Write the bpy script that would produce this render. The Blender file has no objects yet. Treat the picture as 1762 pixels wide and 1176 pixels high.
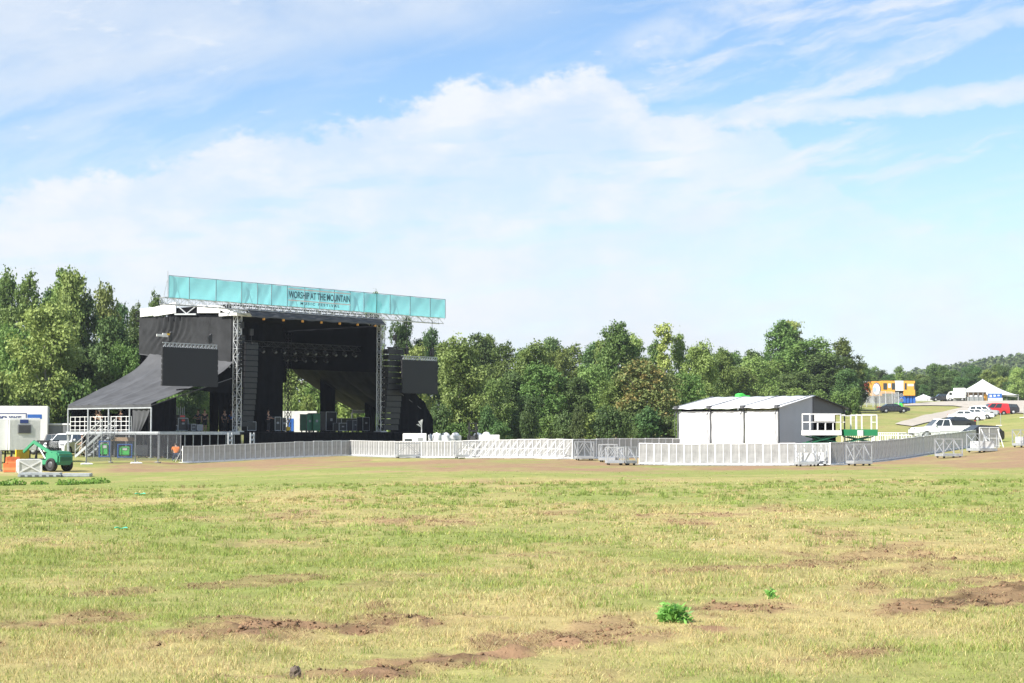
import bpy, bmesh, math, random
import numpy as np
from mathutils import Vector, Matrix, Euler
R = math.radians
PI = math.pi
SC = bpy.context.scene
COL = SC.collection

# ------------------------------------------------------------------ camera
F = 3000.0                      # focal length in photo pixels (photo 1762 x 1176)
EYE = 1.7
PITCH = math.atan(157.0 / F)
cam_data = bpy.data.cameras.new('camera')
cam_data.sensor_width = 36.0
cam_data.lens = 36.0 * F / 1762.0
cam_data.clip_end = 9000.0
cam_data.clip_start = 0.1
cam = bpy.data.objects.new('camera', cam_data)
COL.objects.link(cam)
cam.location = (0, 0, EYE)
cam.rotation_euler = (PI / 2 + PITCH, 0, 0)
SC.camera = cam

# ------------------------------------------------------------------ exposure
SC.view_settings.view_transform = 'Standard'
SC.view_settings.look = 'None'
SC.view_settings.gamma = 1.0
SC.view_settings.exposure = 1.27
SC.cycles.max_bounces = 6
SC.cycles.transparent_max_bounces = 16
SC.cycles.volume_bounces = 0
SC.cycles.use_adaptive_sampling = True
SC.cycles.use_denoising = True

# ------------------------------------------------------------------ sun and sky
SUN_EL = R(40)
SUN_AZ = math.atan2(-0.80, -0.60)           # compass angle (x east, y north) of the direction TO the sun
sun_dir = Vector((math.sin(SUN_AZ) * math.cos(SUN_EL), math.cos(SUN_AZ) * math.cos(SUN_EL), math.sin(SUN_EL)))
sl = bpy.data.lights.new('sun', 'SUN')
sl.energy = 4.4
sl.angle = R(0.53)
sl.color = (1.0, 0.955, 0.88)
so = bpy.data.objects.new('sun', sl)
COL.objects.link(so)
so.rotation_euler = (-sun_dir).to_track_quat('-Z', 'Y').to_euler()

world = bpy.data.worlds.new('World')
SC.world = world
world.use_nodes = True
WT = world.node_tree
WT.nodes.clear()


class X:
    """tiny arithmetic wrapper round shader math nodes"""
    def __init__(s, tree, sock): s.t, s.s = tree, sock
    def _op(s, op, *o, clamp=False):
        n = s.t.nodes.new('ShaderNodeMath'); n.operation = op; n.use_clamp = clamp
        for i, a in enumerate((s,) + o):
            if isinstance(a, X): s.t.links.new(a.s, n.inputs[i])
            else: n.inputs[i].default_value = float(a)
        return X(s.t, n.outputs[0])
    def __add__(s, o): return s._op('ADD', o)
    def __radd__(s, o): return s._op('ADD', o)
    def __sub__(s, o): return s._op('SUBTRACT', o)
    def __mul__(s, o): return s._op('MULTIPLY', o)
    def __rmul__(s, o): return s._op('MULTIPLY', o)
    def __truediv__(s, o): return s._op('DIVIDE', o)
    def rsub(s, v):
        return s * -1.0 + v
    def clamp(s): return s._op('ADD', 0.0, clamp=True)
    def max(s, o): return s._op('MAXIMUM', o)
    def min(s, o): return s._op('MINIMUM', o)
    def power(s, o): return s._op('POWER', o)
    def step(s, lo, hi):
        n = s.t.nodes.new('ShaderNodeMapRange'); n.interpolation_type = 'SMOOTHSTEP'
        s.t.links.new(s.s, n.inputs[0])
        for i, a in ((1, lo), (2, hi)):
            if isinstance(a, X): s.t.links.new(a.s, n.inputs[i])
            else: n.inputs[i].default_value = a
        n.inputs[3].default_value = 0.0; n.inputs[4].default_value = 1.0
        return X(s.t, n.outputs[0])


def combine(t, x, y, z=0.0):
    n = t.nodes.new('ShaderNodeCombineXYZ')
    for i, a in enumerate((x, y, z)):
        if isinstance(a, X): t.links.new(a.s, n.inputs[i])
        else: n.inputs[i].default_value = a
    return n.outputs[0]


def noise(t, vec, scale, detail=4.0, rough=0.55, dist=0.0):
    n = t.nodes.new('ShaderNodeTexNoise')
    n.inputs['Scale'].default_value = scale
    n.inputs['Detail'].default_value = detail
    n.inputs['Roughness'].default_value = rough
    n.inputs['Distortion'].default_value = dist
    if vec is not None: t.links.new(vec, n.inputs['Vector'])
    return X(t, n.outputs[0])


def ramp(t, fac, stops, ease='EASE'):
    n = t.nodes.new('ShaderNodeValToRGB'); n.color_ramp.interpolation = ease
    e = n.color_ramp.elements
    while len(e) < len(stops): e.new(0.5)
    for el, (p, c) in zip(e, stops):
        el.position = p
        el.color = (c, c, c, 1) if not isinstance(c, tuple) else tuple(c) + ((1,) if len(c) == 3 else ())
    t.links.new(fac.s, n.inputs[0])
    return n.outputs[0]


def build_sky():
    t = WT
    tc = t.nodes.new('ShaderNodeTexCoord')
    sp = t.nodes.new('ShaderNodeSeparateXYZ'); t.links.new(tc.outputs['Generated'], sp.inputs[0])
    x, y, z = (X(t, sp.outputs[i]) for i in range(3))
    az = x._op('ARCTAN2', y)
    el = z._op('ARCSINE')
    A = az * 1000.0            # milliradians east of north
    E = el * 1000.0            # milliradians above the horizon
    # coordinates that follow the clouds' perspective a little
    v1 = combine(t, A / 100.0, E / 62.0, 3.1)
    n1 = noise(t, v1, 1.0, 6, 0.58)
    v2 = combine(t, A / 33.0, E / 20.0, 8.4)
    n2 = noise(t, v2, 1.0, 7, 0.62)
    v2c = combine(t, A / 15.0, E / 13.0, 5.7)
    n3 = noise(t, v2c, 1.0, 5, 0.6)
    # --- the big bank: an upper edge as a curve over azimuth, ragged by noise
    fac = ((A + 300.0) / 600.0).clamp()
    def a2(px): return ((px - 881.0) / 3.0 + 300.0) / 600.0
    def e2(py): return (745.0 - py) / 3.0 / 300.0
    top = X(t, ramp(t, fac, [(0.0, e2(350)), (a2(60), e2(330)), (a2(210), e2(312)), (a2(400), e2(240)), (a2(580), e2(200)),
                             (a2(720), e2(178)), (a2(860), e2(146)), (a2(950), e2(140)), (a2(1000), e2(118)), (a2(1060), e2(122)), (a2(1095), e2(165)),
                             (a2(1180), e2(205)), (a2(1320), e2(225)), (a2(1450), e2(335)), (a2(1600), e2(400)), (1.0, e2(380))], 'LINEAR')) * 300.0
    edge = top - E + (n1 - 0.5) * 34.0 + (n2 - 0.5) * 40.0 + (n3 - 0.5) * 16.0
    bank = edge.step(-3.0, 7.0)
    soft = edge.step(-10.0, 55.0)
    dense = (n1 * 0.62 + n2 * 0.48).step(0.42, 0.68)
    gap = noise(t, combine(t, A / 75.0 + E / 90.0, E / 13.0 - A / 120.0, 21.0), 1.0, 4, 0.55).step(0.50, 0.66) * edge.step(8.0, 45.0)
    bank = bank * (gap * -0.55 + 1.0)
    right = A.step(60.0, 190.0)
    bank = bank * (dense * 0.42 + 0.46 + edge.step(70.0, 5.0) * 0.16).min(0.97) * (right * -0.62 + 1.0)
    # --- a second lobe inside the bank, right of centre
    # --- haze and thin veil toward the horizon
    veil = E.step(200.0, 40.0) * 0.58 + E.step(125.0, 20.0) * 0.34
    veil = veil * (n1.step(0.30, 0.66) * 0.55 + 0.55)
    # --- cirrus streaks: two stretched noises along tilted directions
    def streak(angle, sx, sy, seed, lo, hi, warp=8.0):
        c, s = math.cos(angle), math.sin(angle)
        u = A * c + E * s + (n1 - 0.5) * warp
        w = E * c - A * s + (n1 - 0.5) * warp * 2.4 + (n2 - 0.5) * warp
        n = noise(t, combine(t, u / sx, w / sy, seed), 1.0, 6, 0.6)
        return n.step(lo, hi)
    s1 = streak(R(16), 120.0, 20.0, 2.3, 0.47, 0.72)
    s2 = streak(R(8), 150.0, 13.0, 7.9, 0.49, 0.74)
    up_left = (E - A * 0.16 - (n1 - 0.5) * 40.0).step(218.0, 250.0) * A.step(90.0, -40.0)
    up_left = up_left * (n1.step(0.28, 0.55) * 0.5 + 0.5) * 0.56
    band_left = streak(R(22), 110.0, 26.0, 4.4, 0.40, 0.62) * A.step(-80.0, -200.0) * E.step(110.0, 160.0) * 0.34
    up_right = s1 * A.step(20.0, 110.0) * E.step(95.0, 150.0) * 0.80
    thin = s2 * A.step(-40.0, 90.0) * 0.38
    mids = s1 * 0.20
    puffs = streak(R(4), 40.0, 13.0, 12.6, 0.60, 0.74, 5.0) * 0.55 * E.step(40.0, 90.0)
    # one long diagonal streak rising to the right edge of the view
    line1 = E - (A * 0.045 + 174.0) + (n1 - 0.5) * 22.0 + (n2 - 0.5) * 12.0
    line1 = (line1 * line1 / 55.0).step(1.0, 0.0) * A.step(70.0, 150.0) * (n2.step(0.2, 0.6) * 0.5 + 0.4) * 0.8
    line2 = E - (A * 0.30 + 140.0) + (n1 - 0.5) * 30.0 + (n2 - 0.5) * 14.0
    line2 = (line2 * line2 / 70.0).step(1.0, 0.0) * A.step(130.0, 190.0) * (n2.step(0.25, 0.65) * 0.7 + 0.2) * 0.6
    line3 = E - (A * 0.42 + 185.0) + (n1 - 0.5) * 40.0 + (n2 - 0.5) * 20.0
    line3 = (line3 * line3 / 420.0).step(1.0, 0.0) * A.step(30.0, 80.0) * (n2.step(0.3, 0.65) * 0.7 + 0.15) * 0.6
    keep = None
    for m in (bank, veil.clamp(), up_left, band_left, up_right, thin, mids, puffs, line1, line2, line3):
        inv = m.rsub(1.0).clamp()
        keep = inv if keep is None else keep * inv
    mask = keep.rsub(1.0).clamp() * z.step(-0.02, 0.02)
    # cloud light and its faint grey modelling
    shade = (n2 * 0.5 + n1 * 0.5).step(0.30, 0.70) * 0.13 + 0.87
    sky = t.nodes.new('ShaderNodeTexSky')
    sky.sky_type = 'NISHITA'
    sky.sun_disc = False
    sky.sun_elevation = SUN_EL
    sky.sun_rotation = SUN_AZ
    sky.altitude = 200.0
    sky.air_density = 1.0
    sky.dust_density = 0.2
    sky.ozone_density = 1.0
    gain = t.nodes.new('ShaderNodeMix'); gain.data_type = 'RGBA'; gain.blend_type = 'MULTIPLY'; gain.inputs[0].default_value = 1.0
    t.links.new(sky.outputs[0], gain.inputs[6]); gain.inputs[7].default_value = SKY_TINT
    cl = t.nodes.new('ShaderNodeMix'); cl.data_type = 'RGBA'; cl.blend_type = 'MULTIPLY'; cl.inputs[0].default_value = 1.0
    cl.inputs[6].default_value = CLOUD
    cc = t.nodes.new('ShaderNodeCombineColor')
    t.links.new(shade.s, cc.inputs[0]); t.links.new((shade * 0.75 + 0.25).s, cc.inputs[1]); t.links.new((shade * 0.4 + 0.6).s, cc.inputs[2])
    t.links.new(cc.outputs[0], cl.inputs[7])
    mix = t.nodes.new('ShaderNodeMix'); mix.data_type = 'RGBA'
    t.links.new(mask.s, mix.inputs[0]); t.links.new(gain.outputs[2], mix.inputs[6]); t.links.new(cl.outputs[2], mix.inputs[7])
    bg = t.nodes.new('ShaderNodeBackground'); bg.inputs[1].default_value = 0.078
    t.links.new(mix.outputs[2], bg.inputs[0])
    out = t.nodes.new('ShaderNodeOutputWorld'); t.links.new(bg.outputs[0], out.inputs[0])


SKY_TINT = (0.745, 0.862, 0.975, 1)
CLOUD = (5.05, 5.2, 5.4, 1)
build_sky()

# ------------------------------------------------------------------ helpers
def P3(*a): return Vector(a)


class MB:
    """collects shapes into one mesh"""
    def __init__(s): s.v, s.f, s.m, s.cur = [], [], [], 0
    def add(s, vs, fs):
        o = len(s.v)
        s.v.extend(tuple(v) for v in vs)
        for f in fs:
            s.f.append([i + o for i in f]); s.m.append(s.cur)
        return s
    def box(s, c, size, M=None):
        x, y, z = size[0] / 2, size[1] / 2, size[2] / 2
        vs = [Vector((a, b, d)) for a in (-x, x) for b in (-y, y) for d in (-z, z)]
        if M is not None: vs = [M @ v for v in vs]
        c = Vector(c)
        return s.add([v + c for v in vs], [(0, 1, 3, 2), (4, 6, 7, 5), (0, 4, 5, 1), (2, 3, 7, 6), (0, 2, 6, 4), (1, 5, 7, 3)])
    def span(s, a, b):
        a, b = Vector(a), Vector(b)
        return s.box((a + b) / 2, [abs(b[i] - a[i]) for i in range(3)])
    def bar(s, p, q, w, h=None, up=(0, 0, 1)):
        p, q = Vector(p), Vector(q); h = w if h is None else h
        d = (q - p).normalized(); u = Vector(up)
        sd = d.cross(u)
        if sd.length < 1e-4: sd = d.cross(Vector((0, 1, 0)))
        sd.normalize(); u = sd.cross(d)
        vs = []
        for e in (p, q):
            for i, j in ((-1, -1), (1, -1), (1, 1), (-1, 1)): vs.append(e + sd * (w / 2 * i) + u * (h / 2 * j))
        return s.add(vs, [(3, 2, 1, 0), (4, 5, 6, 7), (0, 1, 5, 4), (1, 2, 6, 5), (2, 3, 7, 6), (3, 0, 4, 7)])
    def tube(s, p, q, r, r2=None, n=6, caps=True):
        p, q = Vector(p), Vector(q); r2 = r if r2 is None else r2
        d = (q - p).normalized(); a = d.orthogonal().normalized(); b = d.cross(a)
        vs = []
        for e, rr in ((p, r), (q, r2)):
            for i in range(n):
                t = 2 * PI * i / n; vs.append(e + a * (rr * math.cos(t)) + b * (rr * math.sin(t)))
        fs = [(i, (i + 1) % n, n + (i + 1) % n, n + i) for i in range(n)]
        if caps: fs += [tuple(range(n - 1, -1, -1)), tuple(range(n, 2 * n))]
        return s.add(vs, fs)
    def path(s, pts, r, n=5):
        for a, b in zip(pts, pts[1:]): s.tube(a, b, r, n=n)
        return s
    def grid(s, fn, nu, nv):
        vs = [fn(i / nu, j / nv) for j in range(nv + 1) for i in range(nu + 1)]
        fs = [(j * (nu + 1) + i, j * (nu + 1) + i + 1, (j + 1) * (nu + 1) + i + 1, (j + 1) * (nu + 1) + i) for j in range(nv) for i in range(nu)]
        return s.add(vs, fs)
    def poly(s, pts): return s.add(pts, [tuple(range(len(pts)))])
    def prism(s, pts, off):
        off = Vector(off); n = len(pts); a = [Vector(p) for p in pts]
        return s.add(a + [p + off for p in a], [tuple(range(n - 1, -1, -1)), tuple(range(n, 2 * n))] + [(i, (i + 1) % n, n + (i + 1) % n, n + i) for i in range(n)])
    def lathe(s, prof, c=(0, 0, 0), n=14, axis='z'):
        vs = []
        for r, h in prof:
            for i in range(n):
                t = 2 * PI * i / n; a, b = r * math.cos(t), r * math.sin(t)
                p = {'z': (a, b, h), 'x': (h, a, b), 'y': (b, h, a)}[axis]
                vs.append((p[0] + c[0], p[1] + c[1], p[2] + c[2]))
        fs = []
        for k in range(len(prof) - 1):
            fs += [(k * n + i, k * n + (i + 1) % n, (k + 1) * n + (i + 1) % n, (k + 1) * n + i) for i in range(n)]
        return s.add(vs, fs)
    def ball(s, c, r, sc=(1, 1, 1), n=10, m=6):
        prof = [(max(1e-4, math.sin(PI * k / m)), -math.cos(PI * k / m)) for k in range(m + 1)]
        o = len(s.v); s.lathe(prof, n=n)
        for i in range(o, len(s.v)):
            v = s.v[i]; s.v[i] = (c[0] + v[0] * r * sc[0], c[1] + v[1] * r * sc[1], c[2] + v[2] * r * sc[2])
        return s
    def truss(s, p, q, w, r=0.025, bays=None, up=(0, 0, 1), tri=False, rd=None):
        p, q = Vector(p), Vector(q); d = q - p; L = d.length; d.normalize(); u = Vector(up)
        sd = d.cross(u)
        if sd.length < 1e-4: sd = d.cross(Vector((0, 1, 0)))
        sd.normalize(); u = sd.cross(d); rd = rd or r * 0.7
        cs = [(-.5, -.5), (.5, -.5), (.5, .5), (-.5, .5)] if not tri else [(-.5, -.4), (.5, -.4), (0, .5)]
        ch = [p + sd * (w * a) + u * (w * b) for a, b in cs]
        for c in ch: s.tube(c, c + d * L, r, n=5)
        k = bays or max(2, round(L / (w * 1.0))); st = L / k; nc = len(ch)
        for f in range(nc):
            a, b = ch[f], ch[(f + 1) % nc]
            for i in range(k):
                e0, e1 = (a, b) if i % 2 == 0 else (b, a)
                s.tube(e0 + d * (st * i), e1 + d * (st * (i + 1)), rd, n=4, caps=False)
                s.tube(a + d * (st * i), b + d * (st * i), rd, n=4, caps=False)
        return s
    def build(s, name, mat, parent=None, loc=None, rz=None, smooth=False, bevel=0.0, solid=0.0):
        me = bpy.data.meshes.new(name)
        me.from_pydata(s.v, [], s.f)
        ms = mat if isinstance(mat, (list, tuple)) else [mat]
        for m in ms: me.materials.append(m)
        if len(ms) > 1: me.polygons.foreach_set('material_index', s.m)
        bm = bmesh.new(); bm.from_mesh(me)
        bmesh.ops.recalc_face_normals(bm, faces=bm.faces)
        if bevel:
            ed = [e for e in bm.edges if len(e.link_faces) == 2 and e.calc_face_angle(0) > 0.6]
            bmesh.ops.bevel(bm, geom=ed, offset=bevel, segments=2, affect='EDGES', clamp_overlap=True)
        bm.to_mesh(me); bm.free()
        if smooth: me.polygons.foreach_set('use_smooth', [True] * len(me.polygons))
        o = bpy.data.objects.new(name, me); COL.objects.link(o)
        if solid:
            md = o.modifiers.new('thickness', 'SOLIDIFY'); md.thickness = solid; md.offset = 0
        if parent is not None: o.parent = parent
        if loc is not None: o.location = loc
        if rz is not None: o.rotation_euler = (0, 0, rz)
        return o


def tag(o, label=None, cat=None, group=None, kind=None):
    if label: o['label'] = label
    if cat: o['category'] = cat
    if group: o['group'] = group
    if kind: o['kind'] = kind
    return o


def thing(name, label, cat, loc=(0, 0, 0), rz=0.0, group=None):
    o = bpy.data.objects.new(name, None); COL.objects.link(o)
    o.empty_display_size = 0.3
    o.location = loc; o.rotation_euler = (0, 0, rz)
    return tag(o, label, cat, group)


KIDS = {}
def dup(root, loc=None, rz=None, label=None, group=None, scale=None, parent=None):
    """a copy of a thing with copies of its parts and sub-parts"""
    r = root.copy(); COL.objects.link(r)
    if parent is not None: r.parent = parent
    if loc is not None: r.location = loc
    if rz is not None: r.rotation_euler = (0, 0, rz)
    if label: r['label'] = label
    if group: r['group'] = group
    if scale is not None: r.scale = scale
    if root.name not in KIDS or len(KIDS[root.name]) != len(root.children): KIDS[root.name] = list(root.children)
    for ch in KIDS[root.name]: dup(ch, parent=r)
    return r


# ------------------------------------------------------------------ materials
def mat(name, col, rough=0.6, metal=0.0, var=0.12, scale=3.0, bump=0.0, bscale=20.0, trans=0.0, transp=0.0, spec=0.5, stretch=None, coat=0.0):
    m = bpy.data.materials.new(name); m.use_nodes = True
    t = m.node_tree; b = t.nodes['Principled BSDF']; out = t.nodes['Material Output']
    b.inputs['Roughness'].default_value = rough
    b.inputs['Metallic'].default_value = metal
    b.inputs['Specular IOR Level'].default_value = spec
    if coat: b.inputs['Coat Weight'].default_value = coat
    tc = t.nodes.new('ShaderNodeTexCoord'); vec = tc.outputs['Object']
    if stretch:
        mp = t.nodes.new('ShaderNodeMapping'); mp.inputs['Scale'].default_value = stretch
        t.links.new(vec, mp.inputs[0]); vec = mp.outputs[0]
    n = noise(t, vec, scale, 5, 0.6)
    lo = tuple(max(0, c * (1 - var)) for c in col); hi = tuple(min(1, c * (1 + var)) for c in col)
    c = ramp(t, n, [(0.3, lo), (0.7, hi)], 'LINEAR')
    t.links.new(c, b.inputs['Base Color'])
    if bump:
        bp = t.nodes.new('ShaderNodeBump'); bp.inputs['Strength'].default_value = bump; bp.inputs['Distance'].default_value = 0.05
        t.links.new(noise(t, vec, bscale, 4, 0.6).s, bp.inputs['Height']); t.links.new(bp.outputs[0], b.inputs['Normal'])
    sh = b.outputs[0]
    if trans:
        tr = t.nodes.new('ShaderNodeBsdfTranslucent'); t.links.new(c, tr.inputs[0])
        mx = t.nodes.new('ShaderNodeMixShader'); mx.inputs[0].default_value = trans
        t.links.new(sh, mx.inputs[1]); t.links.new(tr.outputs[0], mx.inputs[2]); sh = mx.outputs[0]
    if transp:
        tr = t.nodes.new('ShaderNodeBsdfTransparent')
        mx = t.nodes.new('ShaderNodeMixShader'); mx.inputs[0].default_value = transp
        t.links.new(sh, mx.inputs[1]); t.links.new(tr.outputs[0], mx.inputs[2]); sh = mx.outputs[0]
    if sh != b.outputs[0]: t.links.new(sh, out.inputs[0])
    return m


def glow(name, col, strength):
    m = mat(name, col)
    b = m.node_tree.nodes['Principled BSDF']
    b.inputs['Emission Color'].default_value = tuple(col) + (1,); b.inputs['Emission Strength'].default_value = strength
    return m


M = dict(
    black_fabric=mat('black_fabric', (0.0055, 0.006, 0.0075), 0.9, var=0.35, scale=1.3, bump=0.25, bscale=6, spec=0.06),
    toned_drape=mat('drape_light_tone', (0.021, 0.022, 0.024), 0.85, var=0.35, scale=1.3, bump=0.25, bscale=6, spec=0.25),  # lighter twin of black_fabric, sunlight on the side drape put into colour
    canopy_fabric=mat('canopy_fabric', (0.060, 0.062, 0.067), 0.6, var=0.25, scale=0.8, bump=0.2, bscale=4, spec=0.35),
    black_metal=mat('black_metal', (0.016, 0.016, 0.018), 0.5, var=0.3),
    black_plastic=mat('black_plastic', (0.011, 0.011, 0.013), 0.45, var=0.3),
    screen=mat('screen_face', (0.0165, 0.017, 0.020), 0.55, var=0.08, scale=0.6, spec=0.35),
    alu=mat('aluminium', (0.54, 0.55, 0.56), 0.38, metal=0.55, var=0.12, scale=6),
    galv=mat('galvanised_steel', (0.42, 0.44, 0.46), 0.45, metal=0.4, var=0.2, scale=5),
    barrier_frame=mat('barrier_frame', (0.74, 0.74, 0.735), 0.4, metal=0.2, var=0.12, scale=4),
    sheet=mat('perforated_sheet', (0.47, 0.465, 0.45), 0.5, metal=0.1, var=0.22, scale=2.2, trans=0.50, transp=0.15),
    white=mat('white_paint', (0.72, 0.72, 0.71), 0.45, var=0.06, scale=1.5),
    white_vinyl=mat('white_vinyl', (0.70, 0.71, 0.725), 0.5, var=0.07, scale=1.2, bump=0.2, bscale=3, trans=0.12),
    teal=mat('teal_mesh', (0.27, 0.80, 0.82), 0.6, var=0.04, scale=0.8, bump=0.1, bscale=2, trans=0.62, transp=0.12),
    teal_dark=mat('dark_lettering', (0.05, 0.14, 0.18), 0.7),
    pinkwhite=mat('pale_stripe', (0.85, 0.66, 0.60), 0.6),
    green=mat('green_paint', (0.015, 0.20, 0.075), 0.4, var=0.12, coat=0.2),
    machine_green=mat('machine_green', (0.035, 0.235, 0.115), 0.4, var=0.1, coat=0.2),
    green_dark=mat('dark_green_paint', (0.015, 0.13, 0.06), 0.45, var=0.2),
    lime=mat('lime_plastic', (0.08, 0.60, 0.10), 0.5),
    blue=mat('blue_paint', (0.03, 0.12, 0.42), 0.45),
    navy=mat('navy_paint', (0.02, 0.04, 0.16), 0.5),
    orange=mat('orange_plastic', (0.72, 0.19, 0.06), 0.55),
    hivis=mat('orange_fabric', (0.80, 0.20, 0.02), 0.8),
    amber=mat('amber_paint', (0.72, 0.34, 0.05), 0.55, var=0.08),
    yellow=mat('yellow_paint', (0.75, 0.47, 0.02), 0.5),
    red=mat('red_paint', (0.60, 0.025, 0.03), 0.35, coat=0.3),
    gable=mat('gable_cloth', (0.40, 0.42, 0.45), 0.6, var=0.06, scale=1, bump=0.15, bscale=3),  # white tent cloth greyed, the gable's shade put into the colour
    grey=mat('grey_paint', (0.28, 0.29, 0.30), 0.55),
    dgrey=mat('dark_grey_paint', (0.07, 0.072, 0.078), 0.5),
    tyre=mat('tyre_rubber', (0.018, 0.018, 0.018), 0.85, var=0.3),
    glass=mat('dark_glass', (0.03, 0.04, 0.045), 0.06, spec=0.8),
    wood=mat('weathered_wood', (0.30, 0.20, 0.12), 0.8, var=0.3, scale=4, stretch=(1, 8, 8)),
    skin=mat('skin', (0.45, 0.26, 0.18), 0.6, var=0.08),
    hair=mat('hair_brown', (0.06, 0.035, 0.02), 0.7),
    blond=mat('hair_blond', (0.38, 0.24, 0.10), 0.7),
    cloth_black=mat('cloth_black', (0.02, 0.02, 0.024), 0.85),
    cloth_white=mat('cloth_white', (0.72, 0.72, 0.72), 0.85),
    cloth_tan=mat('cloth_tan', (0.30, 0.24, 0.17), 0.85),
    cloth_navy=mat('cloth_navy', (0.03, 0.045, 0.09), 0.85),
    concrete=mat('pale_concrete', (0.62, 0.62, 0.60), 0.8),
    chain=mat('chain_link', (0.30, 0.31, 0.32), 0.6, metal=0.3, transp=0.72),
    shadecloth=mat('fence_scrim', (0.20, 0.21, 0.22), 0.8, transp=0.35),
    lamp=mat('lamp_lens', (0.16, 0.17, 0.19), 0.2),
    tail=mat('tail_lens', (0.5, 0.02, 0.02), 0.3),
)


# ------------------------------------------------------------------ photograph rays (used to find real positions at real distances)
CT, ST = math.cos(PITCH), math.sin(PITCH)
def ray(px, py):
    a = (px - 881.0) / F; b = (588.0 - py) / F
    return Vector((a, CT - b * ST, ST + b * CT))
def at(px, py, Y):
    d = ray(px, py); return Vector((0, 0, EYE)) + d * (Y / d.y)


# ------------------------------------------------------------------ terrain
TP = []
def tp(px, d, z): TP.append(((px - 881.0) / F * d, d, z))
for px in (-400, 100, 500, 881, 1300, 1700, 2200):
    tp(px, 6, 0.0); tp(px, 14, 0.0)
for px, z in ((-300, -.1), (300, 0), (881, 0), (1500, 0.0), (2100, 0.05)): tp(px, 32, z)
for px, z in ((-300, -.45), (100, -.3), (500, -.1), (881, 0), (1300, 0), (1700, .12), (2100, .3)): tp(px, 62, z)
for px, d, z in ((100, 88, -.65), (70, 101, -.52), (-300, 100, -.6), (315, 125, -.47), (603, 138, -.10), (780, 119, -.06), (950, 106.5, .10),
                 (1080, 109, .15), (1099, 100, -.10), (881, 88, -.02), (500, 95, -.3), (1427, 94, -.04), (1604, 118, .36), (1670, 130, .68), (1750, 113, .74), (1630, 106, .2),
                 (1780, 96, .35), (2200, 110, 1.2), (125, 136, -.15), (264, 129, -.15), (408, 135, -.2), (655, 148, -.1), (600, 160, .1), (100, 170, 0), (-300, 170, 0), (881, 160, .2), (881, 205, .9),
                 (1300, 118, .2), (1640, 141, 1.0), (1500, 150, 1.1), (1300, 190, 1.7), (1650, 200, 2.2), (1650, 245, 3.17), (1650, 300, 4.7), (1537, 277, 4.84), (1700, 400, 9.0), (1530, 350, 7.7), (1450, 290, 5.6), (1450, 230, 3.2),
                 (1762, 230, 4.0), (1762, 300, 5.3), (2200, 300, 7.5), (2200, 400, 10), (881, 300, 3), (300, 300, 1.5), (-300, 300, 1.5), (600, 200, .6), (1200, 300, 4.5),
                 (1762, 520, 10.5), (1400, 520, 9), (881, 520, 6), (0, 520, 3), (-600, 520, 3), (2300, 520, 12), (881, 900, 8), (-600, 900, 4), (2400, 900, 14), (1762, 900, 12)):
    tp(px, d, z)
_C = np.array(TP)
def _warp(x, y):
    y = np.asarray(y, float); x = np.asarray(x, float)
    yy = np.maximum(y, 5.0)
    return np.stack([x / np.maximum(yy, 25.0) * 2.6, 1.25 * np.log(yy + 25.0)], -1)
_CW = _warp(_C[:, 0], _C[:, 1])
def _k(r2): return np.where(r2 > 1e-12, 0.5 * r2 * np.log(np.maximum(r2, 1e-12)), 0.0)
def _solve():
    n = len(_CW)
    K = _k(((_CW[:, None] - _CW[None]) ** 2).sum(-1)) + np.eye(n) * 2e-4
    Pm = np.c_[np.ones(n), _CW]
    Am = np.block([[K, Pm], [Pm.T, np.zeros((3, 3))]])
    return np.linalg.solve(Am, np.r_[_C[:, 2], 0, 0, 0])
_W = _solve()
def gz(x, y):
    x = np.asarray(x, float); y = np.asarray(y, float); sh = x.shape
    w = _warp(x.ravel(), y.ravel()); out = np.empty(len(w))
    for i in range(0, len(w), 40000):
        q = w[i:i + 40000]
        out[i:i + 40000] = _k(((q[:, None] - _CW[None]) ** 2).sum(-1)) @ _W[:-3] + _W[-3] + q @ _W[-2:]
    yy = y.ravel()
    out = np.where(yy < 5, out * np.clip(yy / 5, 0, 1), out)
    return out.reshape(sh)
def g(x, y): return float(gz(np.array([x]), np.array([y]))[0])
def gp(px, Y):
    x = (px - 881.0) / F * Y
    return Vector((x, Y, g(x, Y)))
def hit(px, py):
    d = ray(px, py); o = Vector((0, 0, EYE)); t0 = 8.0; t = t0
    while t < 900:
        p = o + d * t
        if p.z <= g(p.x, p.y): break
        t0 = t; t *= 1.03
    for _ in range(14):
        tm = (t + t0) / 2; p = o + d * tm
        if p.z <= g(p.x, p.y): t = tm
        else: t0 = tm
    return o + d * t


# vectorised value noise
def vnoise(x, y, seed=0):
    xi = np.floor(x).astype(np.int64); yi = np.floor(y).astype(np.int64); fx = x - xi; fy = y - yi
    fx = fx * fx * (3 - 2 * fx); fy = fy * fy * (3 - 2 * fy)
    def h(a, b):
        n = (a * 374761393 + b * 668265263 + seed * 974634777) & 0xffffffff
        n = ((n ^ (n >> 13)) * 1274126177) & 0xffffffff
        return ((n ^ (n >> 16)) & 0xffff) / 65535.0
    return (h(xi, yi) * (1 - fx) + h(xi + 1, yi) * fx) * (1 - fy) + (h(xi, yi + 1) * (1 - fx) + h(xi + 1, yi + 1) * fx) * fy
def fbm(x, y, seed=0, octv=4):
    s = 0; a = 0.5; tot = 0
    for i in range(octv):
        s = s + a * vnoise(x * 2 ** i + 17.3 * i, y * 2 ** i - 9.1 * i, seed + i); tot += a; a *= 0.55
    return s / tot

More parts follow.
